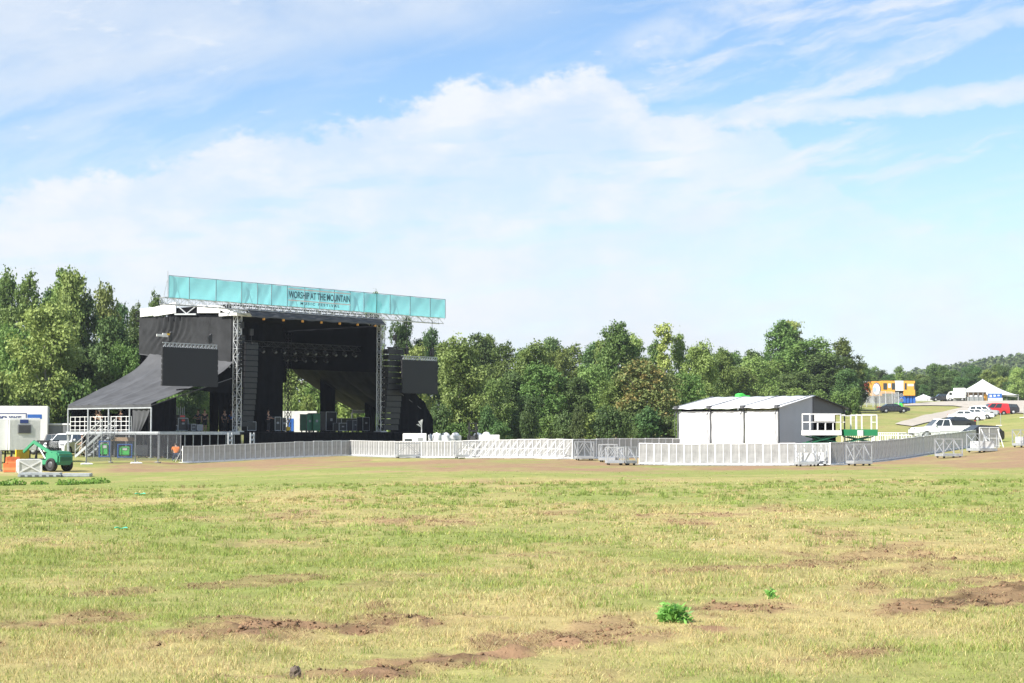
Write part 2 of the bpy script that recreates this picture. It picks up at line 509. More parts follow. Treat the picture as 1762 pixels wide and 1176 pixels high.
# ------------------------------------------------------------------ field: what grows or lies bare where
def px_line(pts): return [tuple(hit(*p)[:2]) for p in pts]
FURROWS = [(px_line(l), w, a) for l, w, a in (
    ([(255, 1120), (330, 1104), (420, 1092), (500, 1080), (620, 1079), (700, 1070), (800, 1062)], .50, 1.1),
    ([(640, 1150), (700, 1138), (770, 1127), (900, 1110), (1000, 1101), (1130, 1087), (1215, 1085)], .46, 1.1),
    ([(1270, 1050), (1330, 1058), (1420, 1046), (1490, 1066), (1560, 1048), (1650, 1036), (1705, 1026), (1770, 1004)], .34, .9),
    ([(1310, 1141), (1400, 1133), (1480, 1124)], .22, .8), ([(400, 1170), (520, 1160), (560, 1150)], .25, .7),
    ([(60, 1084), (130, 1072), (180, 1062)], .3, .6), ([(1200, 986), (1340, 974), (1450, 958), (1580, 936)], .34, .6),
    ([(370, 1012), (490, 996)], .3, .5), ([(150, 1026), (230, 1018)], .3, .5), ([(1130, 992), (1220, 978)], .25, .5),
    ([(1690, 1000), (1770, 992)], .3, .6), ([(600, 1020), (700, 1000)], .25, .35))]
BLOBS = ((1350, 905, 380, 30, .55), (1530, 945, 260, 26, .5), (620, 897, 240, 10, .3), (90, 1003, 200, 16, .6), (110, 1068, 150, 34, .55), (760, 990, 280, 18, .35),
         (850, 1040, 230, 26, .3), (1500, 1060, 320, 40, .35), (1000, 1096, 330, 30, .3), (1150, 880, 300, 9, .45), (500, 865, 160, 7, .45), (1350, 1140, 250, 20, .25), (1650, 880, 150, 14, .3),
         (300, 915, 330, 26, -.2), (1550, 858, 330, 9, -.15), (600, 840, 500, 7, -.1), (120, 838, 120, 8, -.8), (560, 1115, 120, 22, -.3), (820, 1115, 130, 18, -.4), (1600, 1110, 220, 25, -.2), (60, 1110, 120, 40, -.1))

def field(x, y):
    """mud, dryness and a fine random value for field points"""
    x = np.asarray(x, float); y = np.asarray(y, float)
    ys = np.maximum(y, 6.0)
    px = 881 + F * x / ys; py = 745 + F * (EYE - gz(x, y)) / ys
    big = fbm(x / 9.0, y / 9.0, 3, 4); mid = fbm(x / 1.6, y / 2.2, 11, 4); fine = fbm(x / 0.35, y / 0.35, 23, 3)
    dry = 0.37 - 0.07 * np.clip((24 - y) / 10, 0, 1) + (big - .5) * 1.9 + (mid - .5) * 1.5
    for cx, cy, sx, sy, a in BLOBS:
        dry = dry + a * np.exp(-((px - cx) / sx) ** 2 - ((py - cy) / sy) ** 2)
    mud = np.zeros_like(dry)
    for pts, w, a in FURROWS:
        dd = np.full(x.shape, 1e9)
        for (ax, ay), (bx, by) in zip(pts, pts[1:]):
            L2 = (bx - ax) ** 2 + (by - ay) ** 2
            t = np.clip(((x - ax) * (bx - ax) + (y - ay) * (by - ay)) / L2, 0, 1)
            dd = np.minimum(dd, (x - ax - t * (bx - ax)) ** 2 + (y - ay - t * (by - ay)) ** 2)
        k = np.sqrt(dd) / (w * .9) + (mid - .5) * 4.2 + (fine - .5) * 1.8
        mud = np.maximum(mud, a * np.clip(1.35 - k, 0, 1))
    # trampled brown strip along the barriers
    lo = 817 + (big - .5) * 34 + 5 * np.sin(px / 140.0); edge = np.clip((lo - py) / 9.0 + (mid - .5) * 2.2, 0, 1)
    edge = edge * np.clip((px - 150) / 60.0 + (mid - .5), 0, 1)
    edge = edge * np.clip((np.where(px < 640, 128 + (px - 315) * .034, 118) - y) / 6 + (mid - .5) * 1.5, 0, 1)
    mud = np.maximum(mud, edge * np.clip(0.80 + (mid - .5) * 1.1 + (fbm(x / 4.0, y / 7.0, 151, 4) - .5) * 2.2, 0.1, 1))
    # scattered worn spots
    spots = np.clip((fbm(x / 1.1, y / 2.4, 41, 4) - .58) * 6, 0, .65)
    mud = np.maximum(mud, spots * np.clip(dry, 0, 1))
    # away from the field the grass on the slope is greener
    dry = np.where(y > 125, dry * .55 + .05, dry)
    return np.clip(mud, 0, 1), np.clip(dry, 0, 1), fine

GREEN = np.array((0.205, 0.230, 0.070)); STRAW = np.array((0.345, 0.285, 0.128)); DIRT = np.array((0.245, 0.155, 0.092))
def field_colour(mud, dry, fine, yy=0.0):
    far = np.broadcast_to(np.asarray(yy) > 58, mud.shape)
    d = dry[..., None]; m = mud[..., None]
    c = GREEN * (1 - d) + STRAW * d
    c = c * (0.86 + 0.28 * fine[..., None])
    hole = np.where(far, 0.15, 1.0)[..., None] * np.clip((m - .62) * 3, 0, 1) * np.clip((fine[..., None] - .44) * 5, 0, 1)  # dark soil spots, deepened for shadow in the furrow hollows
    return (c * (1 - m) + np.where(far[..., None], np.array((.265, .178, .108)), DIRT) * (0.80 + 0.4 * fine[..., None]) * m) * (1 - .70 * hole)

def relief(x, y, mud, fine):
    near = np.clip((110 - y) / 60, 0, 1)
    r = (fbm(x / 1.3, y / 1.3, 51, 4) - .5) * 0.10 + (fbm(x / 5, y / 5, 61, 3) - .5) * 0.12
    cl = np.clip((70 - y) / 40, 0, 1)
    r = r * near + mud * cl * ((fbm(x / 0.22, y / 0.22, 71, 4) - .48) * 0.17)
    return r

def np_mesh(name, verts, faces, mats, col=None, smooth=False, mi=None):
    me = bpy.data.meshes.new(name)
    nf, k = faces.shape
    me.vertices.add(len(verts)); me.vertices.foreach_set('co', np.ascontiguousarray(verts, np.float32).ravel())
    me.loops.add(nf * k); me.loops.foreach_set('vertex_index', np.ascontiguousarray(faces, np.int32).ravel())
    me.polygons.add(nf); me.polygons.foreach_set('loop_start', np.arange(0, nf * k, k, dtype=np.int32))
    for m in mats: me.materials.append(m)
    if mi is not None: me.polygons.foreach_set('material_index', np.ascontiguousarray(mi, np.int32))
    if smooth: me.polygons.foreach_set('use_smooth', np.ones(nf, bool))
    me.update(calc_edges=True)
    if col is not None:
        a = me.color_attributes.new('tint', 'FLOAT_COLOR', 'POINT')
        a.data.foreach_set('color', np.c_[col, np.ones(len(col))].astype(np.float32).ravel())
    return me

def tint_mat(name, rough=0.9, trans=0.0, nscale=0.0, namp=0.3, spec=0.2, rnd=0.0, bump=0.0, gain=1.0):
    m = bpy.data.materials.new(name); m.use_nodes = True
    t = m.node_tree; b = t.nodes['Principled BSDF']; out = t.nodes['Material Output']
    b.inputs['Roughness'].default_value = rough; b.inputs['Specular IOR Level'].default_value = spec
    at_ = t.nodes.new('ShaderNodeAttribute'); at_.attribute_name = 'tint'
    c = at_.outputs['Color']
    hsv = t.nodes.new('ShaderNodeHueSaturation'); t.links.new(c, hsv.inputs['Color']); c = hsv.outputs[0]
    val = None
    if nscale:
        g_ = t.nodes.new('ShaderNodeNewGeometry')
        n1 = noise(t, g_.outputs['Position'], nscale, 6, 0.65)
        val = (n1 - 0.5) * (2 * namp) + gain
        if bump:
            bp = t.nodes.new('ShaderNodeBump'); bp.inputs['Strength'].default_value = bump; bp.inputs['Distance'].default_value = 0.06
            t.links.new(noise(t, g_.outputs['Position'], nscale * 1.7, 5, 0.7).s, bp.inputs['Height']); t.links.new(bp.outputs[0], b.inputs['Normal'])
    if rnd:
        oi = t.nodes.new('ShaderNodeObjectInfo'); r_ = X(t, oi.outputs['Random'])
        v2 = (r_ - 0.5) * rnd + gain; val = v2 if val is None else val * v2
        t.links.new(((r_ * 7.31)._op('FRACT') * 0.05 + 0.475).s, hsv.inputs['Hue'])
    if val is not None: t.links.new(val.s, hsv.inputs['Value'])
    t.links.new(c, b.inputs['Base Color'])
    if trans:
        tr = t.nodes.new('ShaderNodeBsdfTranslucent'); t.links.new(c, tr.inputs[0])
        mx = t.nodes.new('ShaderNodeMixShader'); mx.inputs[0].default_value = trans
        t.links.new(b.outputs[0], mx.inputs[1]); t.links.new(tr.outputs[0], mx.inputs[2]); t.links.new(mx.outputs[0], out.inputs[0])
    return m

# ------------------------------------------------------------------ ground sheet
rows = [-60, -30, -15, -6, 0, 4, 7]
y = 9.0
while y < 40: rows.append(y); y += 0.085
while y < 130: rows.append(y); y += 0.5
while y < 520: rows.append(y); y *= 1.012
while y < 2050: rows.append(y); y *= 1.06
rows = np.array(rows)
nx = 300
tt = np.linspace(-1, 1, nx + 1)
tt = np.sign(tt) * (0.55 * np.abs(tt) + 0.45 * np.abs(tt) ** 3)
GX = tt[None, :] * (np.abs(rows)[:, None] * 0.62 + 9.0); GY = np.repeat(rows[:, None], nx + 1, 1)
mud_, dry_, fine_ = field(GX, GY)
GZ = gz(GX, GY) + relief(GX, GY, mud_, fine_)
ver = np.stack([GX, GY, GZ], -1).reshape(-1, 3)
idx = np.arange(len(rows) * (nx + 1)).reshape(len(rows), nx + 1)
fac = np.stack([idx[:-1, :-1], idx[:-1, 1:], idx[1:, 1:], idx[1:, :-1]], -1).reshape(-1, 4)
gm = tint_mat('field_soil', 0.95, nscale=2.3, namp=0.42, spec=0.1, bump=0.6)
ground = bpy.data.objects.new('ground', np_mesh('ground', ver, fac, [gm], (field_colour(mud_, dry_, fine_, GY) * (1 - .06 * np.clip((45 - GY) / 15, 0, 1))[..., None]).reshape(-1, 3), True))  # near soil darkened a little for the shade between blades
COL.objects.link(ground); tag(ground, kind='structure')

# ------------------------------------------------------------------ grass blades over the field (uncountable)
def blades(rng, d0, d1, dens, h, w, seed):
    half = 0.345
    n = int(dens * half * (d1 * d1 - d0 * d0))
    yy = np.sqrt(rng.uniform(d0 * d0, d1 * d1, n)); xx = yy * rng.uniform(-half, half, n)
    mud, dry, fine = field(xx, yy)
    clump = fbm(xx / 0.30, yy / 0.30, 81, 3); c2 = fbm(xx / 1.1, yy / 1.1, 91, 3)
    keep = rng.random(n) < np.clip((90 - yy) / 45, 0, 1) * np.clip((1 - mud * np.where(yy > 55, .9, .35)) * (0.25 + 1.7 * np.clip(clump - .25, 0, 1)), 0.03, 1)
    xx, yy, mud, dry, fine, clump, c2 = (a[keep] for a in (xx, yy, mud, dry, fine, clump, c2)); n = len(xx)
    zz = gz(xx, yy) + relief(xx, yy, mud, fine)
    hh = h * (0.40 + 1.9 * np.clip(clump * .7 + c2 * .7 - .35, 0, 1)) * rng.uniform(.5, 1.35, n) * (1 - .45 * mud)
    hh = np.where(rng.random(n) < .012, hh * 2.0, hh)
    an = rng.uniform(0, 2 * PI, n); lean = rng.uniform(0.25, 1.2, n) + mud * 1.6
    tx, ty = np.cos(an), np.sin(an); b2 = rng.uniform(0, 2 * PI, n); lx, ly = np.cos(b2) * lean, np.sin(b2) * lean
    ww = w * rng.uniform(.6, 1.3, n)
    base = np.stack([xx, yy, zz - .01], -1); side = np.stack([tx, ty, np.zeros(n)], -1) * ww[:, None] / 2
    midp = base + np.stack([lx * hh * .35, ly * hh * .35, hh * .62], -1); tip = base + np.stack([lx * hh, ly * hh, hh * .92], -1)
    V_ = np.stack([base - side, base + side, midp + side * .75, midp - side * .75, tip], 1).reshape(-1, 3)
    o = np.arange(n) * 5
    Fq = np.stack([o, o + 1, o + 2, o + 3], -1); Ft = np.stack([o + 3, o + 2, o + 4, o + 4], -1)[:, :3]
    isdry = rng.random(n) < np.clip(dry * .9 + mud * .8 + .08, 0, .97)
    c = np.where(isdry[:, None], np.array((0.50, 0.43, 0.205)), np.array((0.300, 0.345, 0.092))) * rng.uniform(.7, 1.3, (n, 1))
    c = np.where((mud > .35)[:, None] & (rng.random(n) < .75)[:, None], np.array((0.31, 0.205, 0.12)) * rng.uniform(.45, 1.25, (n, 1)), c)
    c = c * (1 + rng.normal(0, .07, (n, 3)))
    return V_, Fq, Ft, np.repeat(np.clip(c, 0.01, 1), 5, 0)

def build_grass():
    rng = np.random.default_rng(5)
    Vs, Fs, Cs, o = [], [], [], 0
    for d0, d1, dens, h, w in ((10.0, 17, 2300, .044, .0048), (17, 26, 950, .044, .0072), (26, 42, 230, .040, .016), (42, 62, 60, .034, .028), (62, 90, 16, .025, .040)):
        v, fq, ft, c = blades(rng, d0, d1, dens, h, w, 1)
        f = np.concatenate([np.stack([fq[:, 0], fq[:, 1], fq[:, 2]], -1), np.stack([fq[:, 0], fq[:, 2], fq[:, 3]], -1), ft])
        Vs.append(v); Fs.append(f + o); Cs.append(c); o += len(v)
    # ragged taller tufts
    n = 5200; ty = np.sqrt(rng.uniform(100, 60 * 60, n)); tx = ty * rng.uniform(-.345, .345, n); md, dr, fn = field(tx, ty)
    kk = (rng.random(n) < np.clip(1 - md, .1, 1) * np.clip((fbm(tx / 2.5, ty / 2.5, 131, 3) - .35) * 4, .05, 1)); tx, ty, dr = tx[kk], ty[kk], dr[kk]
    nb = 26; sz = rng.lognormal(0, .35, len(tx)); X_ = np.repeat(tx, nb) + rng.normal(size=len(tx) * nb) * .045 * np.repeat(sz, nb); Y_ = np.repeat(ty, nb) + rng.normal(size=len(tx) * nb) * .045 * np.repeat(sz, nb)
    mud, dry, fine = field(X_, Y_); Z_ = gz(X_, Y_) + relief(X_, Y_, mud, fine); k = len(X_)
    hh = .072 * np.repeat(sz, nb) * rng.uniform(.4, 1.3, k); an = rng.uniform(0, 6.28, k); le = rng.uniform(.1, 1.0, k); ww = np.clip(Y_ * .00035, .004, .02)
    base = np.stack([X_, Y_, Z_ - .01], -1); sd = np.stack([np.cos(an), np.sin(an), 0 * an], -1) * ww[:, None] / 2; b2 = rng.uniform(0, 6.28, k)
    midp = base + np.stack([np.cos(b2) * le * hh * .35, np.sin(b2) * le * hh * .35, hh * .62], -1); tip = base + np.stack([np.cos(b2) * le * hh, np.sin(b2) * le * hh, hh * .95], -1)
    v = np.stack([base - sd, base + sd, midp + sd * .75, midp - sd * .75, tip], 1).reshape(-1, 3); q = np.arange(k) * 5 + o
    Fs.append(np.concatenate([np.stack([q, q + 1, q + 2], -1), np.stack([q, q + 2, q + 3], -1), np.stack([q + 3, q + 2, q + 4], -1)])); Vs.append(v)
    tc = np.where((rng.random(len(tx)) < np.clip(dr * .8, .1, .8))[:, None], np.array((.46, .39, .18)), np.array((.26, .33, .085))) * rng.uniform(.75, 1.25, (len(tx), 1))
    Cs.append(np.repeat(np.repeat(tc, nb, 0) * rng.uniform(.75, 1.25, (k, 1)), 5, 0)); o += len(v)
    m = tint_mat('grass_blade', 0.7, trans=0.42, spec=0.25)
    ob = bpy.data.objects.new('grass', np_mesh('grass', np.concatenate(Vs), np.concatenate(Fs), [m], np.concatenate(Cs)))
    COL.objects.link(ob); tag(ob, 'short patchy mown grass covering the open field', 'grass', kind='stuff')
build_grass()
def build_clods():
    rng = np.random.default_rng(77); n = 260000; half = .345
    yy = np.sqrt(rng.uniform(110, 45 * 45, n)); xx = yy * rng.uniform(-half, half, n); mud, dry, fine = field(xx, yy)
    clump = fbm(xx / .5, yy / .5, 123, 3)
    k = (rng.random(n) < (mud - .30) * 1.2 * np.clip((clump - .38) * 4, 0, 1)); xx, yy, mud, fine = xx[k], yy[k], mud[k], fine[k]; n = len(xx)
    zz = gz(xx, yy) + relief(xx, yy, mud, fine); s = rng.lognormal(-4.95, .45, n) * (.6 + mud)
    base = np.array([(1, 0, 0), (0, 1, 0), (-1, 0, 0), (0, -1, 0), (0, 0, 1), (0, 0, -1)], float)
    V_ = base[None] * rng.uniform(.6, 1.4, (n, 6, 1)) * s[:, None, None] + rng.normal(size=(n, 6, 3)) * s[:, None, None] * .22
    a = rng.uniform(0, 6.28, n); ca, sa = np.cos(a)[:, None], np.sin(a)[:, None]
    V_ = np.stack([V_[..., 0] * ca - V_[..., 1] * sa, V_[..., 0] * sa + V_[..., 1] * ca, V_[..., 2] * .8], -1) + np.stack([xx, yy, zz + s * .3], -1)[:, None]
    f = np.array([(0, 1, 4), (1, 2, 4), (2, 3, 4), (3, 0, 4), (1, 0, 5), (2, 1, 5), (3, 2, 5), (0, 3, 5)])
    Fc = (f[None] + (np.arange(n) * 6)[:, None, None]).reshape(-1, 3); c = np.repeat(np.array((.20, .125, .075)) * rng.uniform(.45, 1.25, (n, 1)), 6, 0)
    ob = bpy.data.objects.new('soil_clods', np_mesh('soil_clods', V_.reshape(-1, 3), Fc, [gm], c)); COL.objects.link(ob); tag(ob, 'loose brown clods of soil in the torn furrows of the field', 'soil', kind='stuff')
build_clods()

# ------------------------------------------------------------------ stage frame: x along the front, y to the back, z up
PHI = R(50)
SU = Vector((math.cos(PHI), math.sin(PHI), 0)); SN = Vector((-math.sin(PHI), math.cos(PHI), 0))
T0 = Vector(((408.0 - 881.0) / F * 135.4, 135.4, 0)); T0.z = g(T0.x, T0.y)
def loc(p):
    d = Vector(p) - T0; return Vector((d.dot(SU), d.dot(SN), d.z))
def glob(x, y, z=0.0):
    return T0 + SU * x + SN * y + Vector((0, 0, z))
def sn(px, py, n):          # pixel -> stage coordinates on the plane y = n
    d = ray(px, py); o = Vector((0, 0, EYE))
    t = (n - (o - T0).dot(SN)) / d.dot(SN); return loc(o + d * t)
def su(px, py, u):          # pixel -> stage coordinates on the plane x = u
    d = ray(px, py); o = Vector((0, 0, EYE))
    t = (u - (o - T0).dot(SU)) / d.dot(SU); return loc(o + d * t)
def lg(x, y):               # ground height in stage coordinates
    p = glob(x, y); return g(p.x, p.y) - T0.z

W_ = sn(655, 700, 0).x      # right tower
DK = 1.95                   # deck height
DEP = 12.3
WING = 8.3                  # reach of the lean-tos either side
RZ0, RZ1 = 10.75, 11.75     # roof underside and top

stage = thing('concert_stage', 'large black roofed concert stage with silver truss towers and fabric lean-to wings at each side', 'stage', T0, PHI)

# deck: black top, silver edge, black skirt in front of the middle, open legs under the wing
b = MB(); b.span((0, -1.0, DK - .22), (W_ + 2.6, DEP, DK)); b.span((-WING - .05, -1.0, DK - .22), (-.02, 10.3, DK))
b.build('deck', M['black_metal'], stage)
b = MB(); b.span((-WING - .05, -1.06, DK - .20), (-.6, -1.003, DK + .03)); b.span((-WING - .11, -1.0, DK - .20), (-WING - .053, 10.3, DK + .03))
b.build('deck_edge', M['galv'], stage)
def skirt(u, v):
    x = -.3 + u * (W_ + 2.9); zb = lg(x, -1.1)
    return (x, -1.1 + .03 * math.sin(x * 9) + .02 * math.sin(x * 23.0), zb + (DK - .02 - zb) * v)
MB().grid(skirt, 120, 2).build('front_skirt', M['black_fabric'], stage, smooth=True)
for k in range(11):
    for yy in (-.9, 3, 6.5, 10.1):
        if k % 2 and yy > 0: continue
        x = -WING + .05 + k * .8
        b = MB(); z0 = lg(x, yy); b.tube((x, yy, z0), (x, yy, DK - .22), .04, n=6); b.span((x - .1, yy - .1, z0 - .02), (x + .1, yy + .1, z0 + .03))
        b.build('deck_leg', M['galv'], stage)
# two ladder-like end frames standing against the skirt
for px in (396, 434):
    p = sn(px, 745, -1.35); b = MB(); z0 = lg(p.x, -1.35)
    b.span((p.x - .22, -1.42, z0), (p.x - .14, -1.30, DK - .05)); b.span((p.x + .14, -1.42, z0), (p.x + .22, -1.30, DK - .05))
    for i in range(5): b.span((p.x - .14, -1.40, z0 + .25 + i * .35), (p.x + .14, -1.32, z0 + .40 + i * .35))
    b.build('end_frame', M['galv'], stage)
# dark sheets added to stand for the shade under the wing
b = MB(); b.grid(lambda u, v: (-WING + u * WING, 8.2 + .06 * math.sin(u * 50), lg(-WING + u * WING, 8.2) + v * (DK - .2 - lg(-WING, 8.2))), 60, 2).build('under_deck_shade', M['black_fabric'], stage, smooth=True)

b = MB(); b.grid(lambda u, v: (-.34 + .03 * math.sin(u * 40), -.9 + u * 10, lg(-.34, 4) + v * (DK - .2 - lg(-.34, 4))), 50, 2).build('under_deck_shade', M['black_fabric'], stage, smooth=True)  # added dark sheet closing the side, again standing for under-deck shade
# truss towers
def tower(x, y, z1, w=.46, r=.035, m='alu'):
    b = MB(); b.truss((x, y, DK), (x, y, z1), w, r, bays=int((z1 - DK) / .62), up=(0, 1, 0), rd=.028)
    b.span((x - .4, y - .4, DK), (x + .4, y + .4, DK + .08))
    return b.build('tower', M[m], stage)
tower(0, 0, RZ1 - .1); tower(W_, 0, RZ1 - .1); tower(.5, DEP - .9, RZ0, .4, .025, 'black_metal'); tower(W_ + .2, DEP - .6, RZ0, .4, .025, 'black_metal')
b = MB(); b.truss((.75, .8, DK), (.75, .8, RZ1 - .4), .3, .025, up=(0, 1, 0)); b.build('mast', M['galv'], stage)
b = MB(); b.truss((W_ + .7, .9, DK), (W_ + .7, .9, RZ1 - .4), .3, .025, up=(0, 1, 0)); b.build('mast', M['galv'], stage)

# roof: black underside, white side fascias with an open truss gap, ridge trusses
b = MB(); b.span((-.25, -.2, RZ0 + .25), (W_ + .25, DEP, RZ0 + .33)); b.build('roof_sheet', M['black_fabric'], stage)
for yy in (.6, 4, 8, 12):
    b = MB(); b.truss((-.2, yy, RZ0 + .75), (W_ + .3, yy, RZ0 + .75), .7, .03, bays=20)
    b.build('roof_truss', M['black_metal'], stage)
# side fascia pieces on the left (plane x = -.45)
x0 = -.55
def fascia(pxa, pxb, za0, za1, zb0, zb1, name='roof_fascia', m='white'):
    pa = su(pxa, 530, x0); pb = su(pxb, 530, x0); b = MB()
    pts = [(x0, pa.y, za0), (x0, pb.y, zb0), (x0, pb.y, zb1), (x0, pa.y, za1)]
    b.prism(pts, (.12, 0, 0)); return b.build(name, M[m], stage, bevel=.02)
def zs(px, py): return su(px, py, x0).z
fascia(241, 264, zs(241, 546), zs(241, 532), zs(264, 543), zs(264, 529))
fascia(264.2, 302, zs(264, 545), zs(264, 529), zs(302, 539), zs(302, 520))
fascia(339, 378, zs(339, 539), zs(339, 525), zs(378, 539), zs(378, 526))
fascia(378.2, 404, zs(378, 534), zs(378, 526), zs(404, 545), zs(404, 538))
b = MB(); pa = su(302, 530, x0 + .05); pb = su(339, 530, x0 + .05)
b.bar((x0 + .1, pa.y, zs(302, 524)), (x0 + .1, (pa.y + pb.y) / 2, zs(320, 540)), .07); b.bar((x0 + .1, pb.y, zs(339, 525)), (x0 + .1, (pa.y + pb.y) / 2, zs(320, 540)), .07); b.bar((x0 + .1, pa.y, zs(302, 523)), (x0 + .1, pb.y, zs(339, 525)), .06)
b.bar((x0, pa.y, zs(302, 541)), (x0, pb.y, zs(339, 541)), .12, .12); b.build('roof_truss', M['alu'], stage)
b = MB(); pa = su(300, 530, x0 + .6); pb = su(404, 530, x0 + .6)
b.span((x0 + .22, pb.y, RZ0 + .1), (x0 + .26, pa.y + .3, RZ1 + .15)); b.build('roof_lining', M['black_fabric'], stage)
b = MB(); b.span((x0 - .1, su(378, 540, x0).y, zs(378, 545)), (x0 + .08, -.5, zs(378, 539) - .02)); b.span((x0 - .1, -.62, zs(392, 545)), (1.3, -.5, zs(392, 539)))
b.build('roof_beam', M['white'], stage, bevel=.02)
# black front visor sloping down from the header truss
hd0 = sn(424, 531, -1.0); lo0 = sn(434, 545, -1.5); lo1 = sn(664, 559, -1.5); hd1 = sn(654, 547, -1.0)
def visor(u, v):
    top = hd0.lerp(hd1, u); bot = lo0.lerp(lo1, u); p = top.lerp(bot, v)
    bag = math.sin(u * PI * 6) ** 2
    return (p.x, p.y - .12 * math.sin(v * PI) + .03 * math.sin(u * 60), p.z + .10 * (1 - v) * 0 - .10 * bag * v - .1 * math.sin(v * PI))
MB().grid(visor, 90, 8).build('front_visor', M['canopy_fabric'], stage, smooth=True)
b = MB(); b.bar((lo0.x, -1.45, lo0.z + .02), (lo1.x, -1.45, lo1.z + .02), .09)
b.build('visor_bar', M['dgrey'], stage)

# side drapes under the roof
def drape(name, p00, p10, p11, p01, fold=.05, freq=40, nu=90, nv=14, extra=None, m='black_fabric', parent=stage, seed=1):
    p00, p10, p11, p01 = (Vector(p) for p in (p00, p10, p11, p01))
    nrm = (p10 - p00).cross(p01 - p00).normalized(); rr = random.Random(seed)
    ph = [rr.uniform(0, 6.28) for _ in range(4)]; fr = [freq * rr.uniform(.6, 1.4) for _ in range(4)]
    def fn(u, v):
        p = p00.lerp(p10, u).lerp(p01.lerp(p11, u), v)
        d = sum(math.sin(u * fr[i] + ph[i] + 2.2 * v * (i - 1)) for i in range(4)) / 4 * fold
        if extra: d += extra(u, v)
        return p + nrm * d
    return MB().grid(fn, nu, nv).build(name, M[m], parent, smooth=True)
seamL = su(246, 610, -.4); topL = su(240, 545, -.4); topR = su(404, 546, -.4); botR = su(404, 630, -.4)
def gather(u, v):     # diagonal gathered folds below the truss gap
    k = u - .42 + (1 - v) * .18
    return .16 * math.exp(-(k / .17) ** 2) * math.sin((k + .02 * math.sin(v * 7)) * 95) * v ** .7 + .05 * math.sin(u * 9 + v * 3)
drape('side_drape', (-.4, topL.y, seamL.z), (-.4, 0.3, botR.z), (-.4, 0.3, topR.z), (-.4, topL.y, topL.z), .03, 30, 150, 22, gather, m='toned_drape')
MB().bar((-.47, topL.y - .2, seamL.z + .02), (-.47, 2.6, botR.z + (seamL.z - botR.z) * .2 + .02), .06).build('side_seam', M['dgrey'], stage)
b = MB(); b.bar((-.5, .3, botR.z - .06), (-.5, 2.4, botR.z - .06), .14); b.build('side_beam', M['galv'], stage)
drape('side_drape', (W_ + .45, 0.3, 7.0), (W_ + .45, DEP, 7.6), (W_ + .45, DEP, RZ0 + .5), (W_ + .45, 0.3, RZ0 + .5), .05, 30)
# drapes inside
drape('back_drape', (1.8, DEP - .2, 6.35), (W_ + .4, DEP - .2, 6.35), (W_ + .4, DEP - .2, RZ0 + .27), (1.8, DEP - .2, RZ0 + .27), .06, 60)
drape('back_drape', (.2, DEP - .1, DK), (1.9, DEP - .1, DK), (1.9, DEP - .1, RZ0 + .27), (.2, DEP - .1, RZ0 + .27), .06, 12)
for px0, px1, n in ((418, 446, 2.9), (444, 486, 2.2), (551, 576, 9.5), (628, 646, 7.5)):
    a_, c_ = sn(px0, 700, n), sn(px1, 700, n)
    drape('leg_drape', (a_.x, n, DK), (c_.x, n, DK), (c_.x, n, RZ0), (a_.x, n, RZ0), .07, 14, 40, 6)
a_, c_ = sn(376, 700, 4.0), sn(405, 700, 4.0)
drape('leg_drape', (a_.x, 4.0, DK), (c_.x, 4.0, DK), (c_.x, 4.0, 7.0), (a_.x, 4.0, 7.0), .07, 14, 40, 6, seed=4)
a_, c_ = sn(361, 700, 5.5), sn(376, 700, 5.5)
drape('leg_drape', (a_.x, 5.5, DK), (c_.x, 5.5, DK), (c_.x, 5.5, 6.6), (a_.x, 5.5, 6.6), .05, 9, 30, 6, seed=6)

# lean-to wings
EV = su(264, 694.5, -WING).z           # eave height
def wing(sgn, xw, y0, y1, nm='wing_roof'):
    def XE(u): return -WING if sgn < 0 else xw + 4.4 + (WING - 4.4) * u
    def fn(u, v):
        y = y0 + (y1 - y0) * u; xe = XE(u)
        top = seamL.z + (botR.z - seamL.z) * (1 - u) * .75
        s = v
        z = EV + (top - EV) * (.80 * s + .20 * s ** 7)
        x = xe + (xw - xe) * s
        tent = abs(math.sin(u * PI * 4)) ** .7
        return (x, y, z - .20 * tent * math.sin(PI * s) - .09 * tent * (1 - s) + .02 * math.sin(u * 70 + v * 20))
    MB().grid(fn, 96, 26).build(nm, M['canopy_fabric' if sgn < 0 else 'toned_drape'], stage, smooth=True)  # right wing takes the darker cloth to carry its underside shade
    def val(u, v):
        y = y0 + (y1 - y0) * u; tent = abs(math.sin(u * PI * 4)) ** .7
        return (XE(u) + sgn * .03, y, EV - .09 * tent - .30 * v)
    MB().grid(val, 64, 2).build('wing_valance', M['canopy_fabric'], stage, smooth=True)
    met = M['galv' if sgn < 0 else 'dgrey']
    MB().bar((XE(0), y0, EV - .32), (XE(1), y1, EV - .32), .09).build('wing_frame', met, stage)
    MB().bar((XE(0), y0, EV - .15), (xw, y0, EV - .15 + (botR.z - EV) * .74), .06).build('wing_rafter', M['dgrey'], stage); MB().bar((XE(1), y1, EV - .15), (xw, y1, EV - .15 + (seamL.z - EV) * .74), .06).build('wing_rafter', M['dgrey'], stage)
    for k in range(5):
        y = y0 + (y1 - y0) * k / 4; xe = XE(k / 4)
        b = MB(); z0 = lg(xe, y); b.tube((xe, y, z0), (xe, y, EV - .3), .06, n=7); b.span((xe - .15, y - .15, z0 - .02), (xe + .15, y + .15, z0 + .03))
        b.build('wing_pole', met, stage)
    return fn
wing(-1, -.45, 0.0, 10.2)
wing(1, W_ + .5, -.2, DEP)
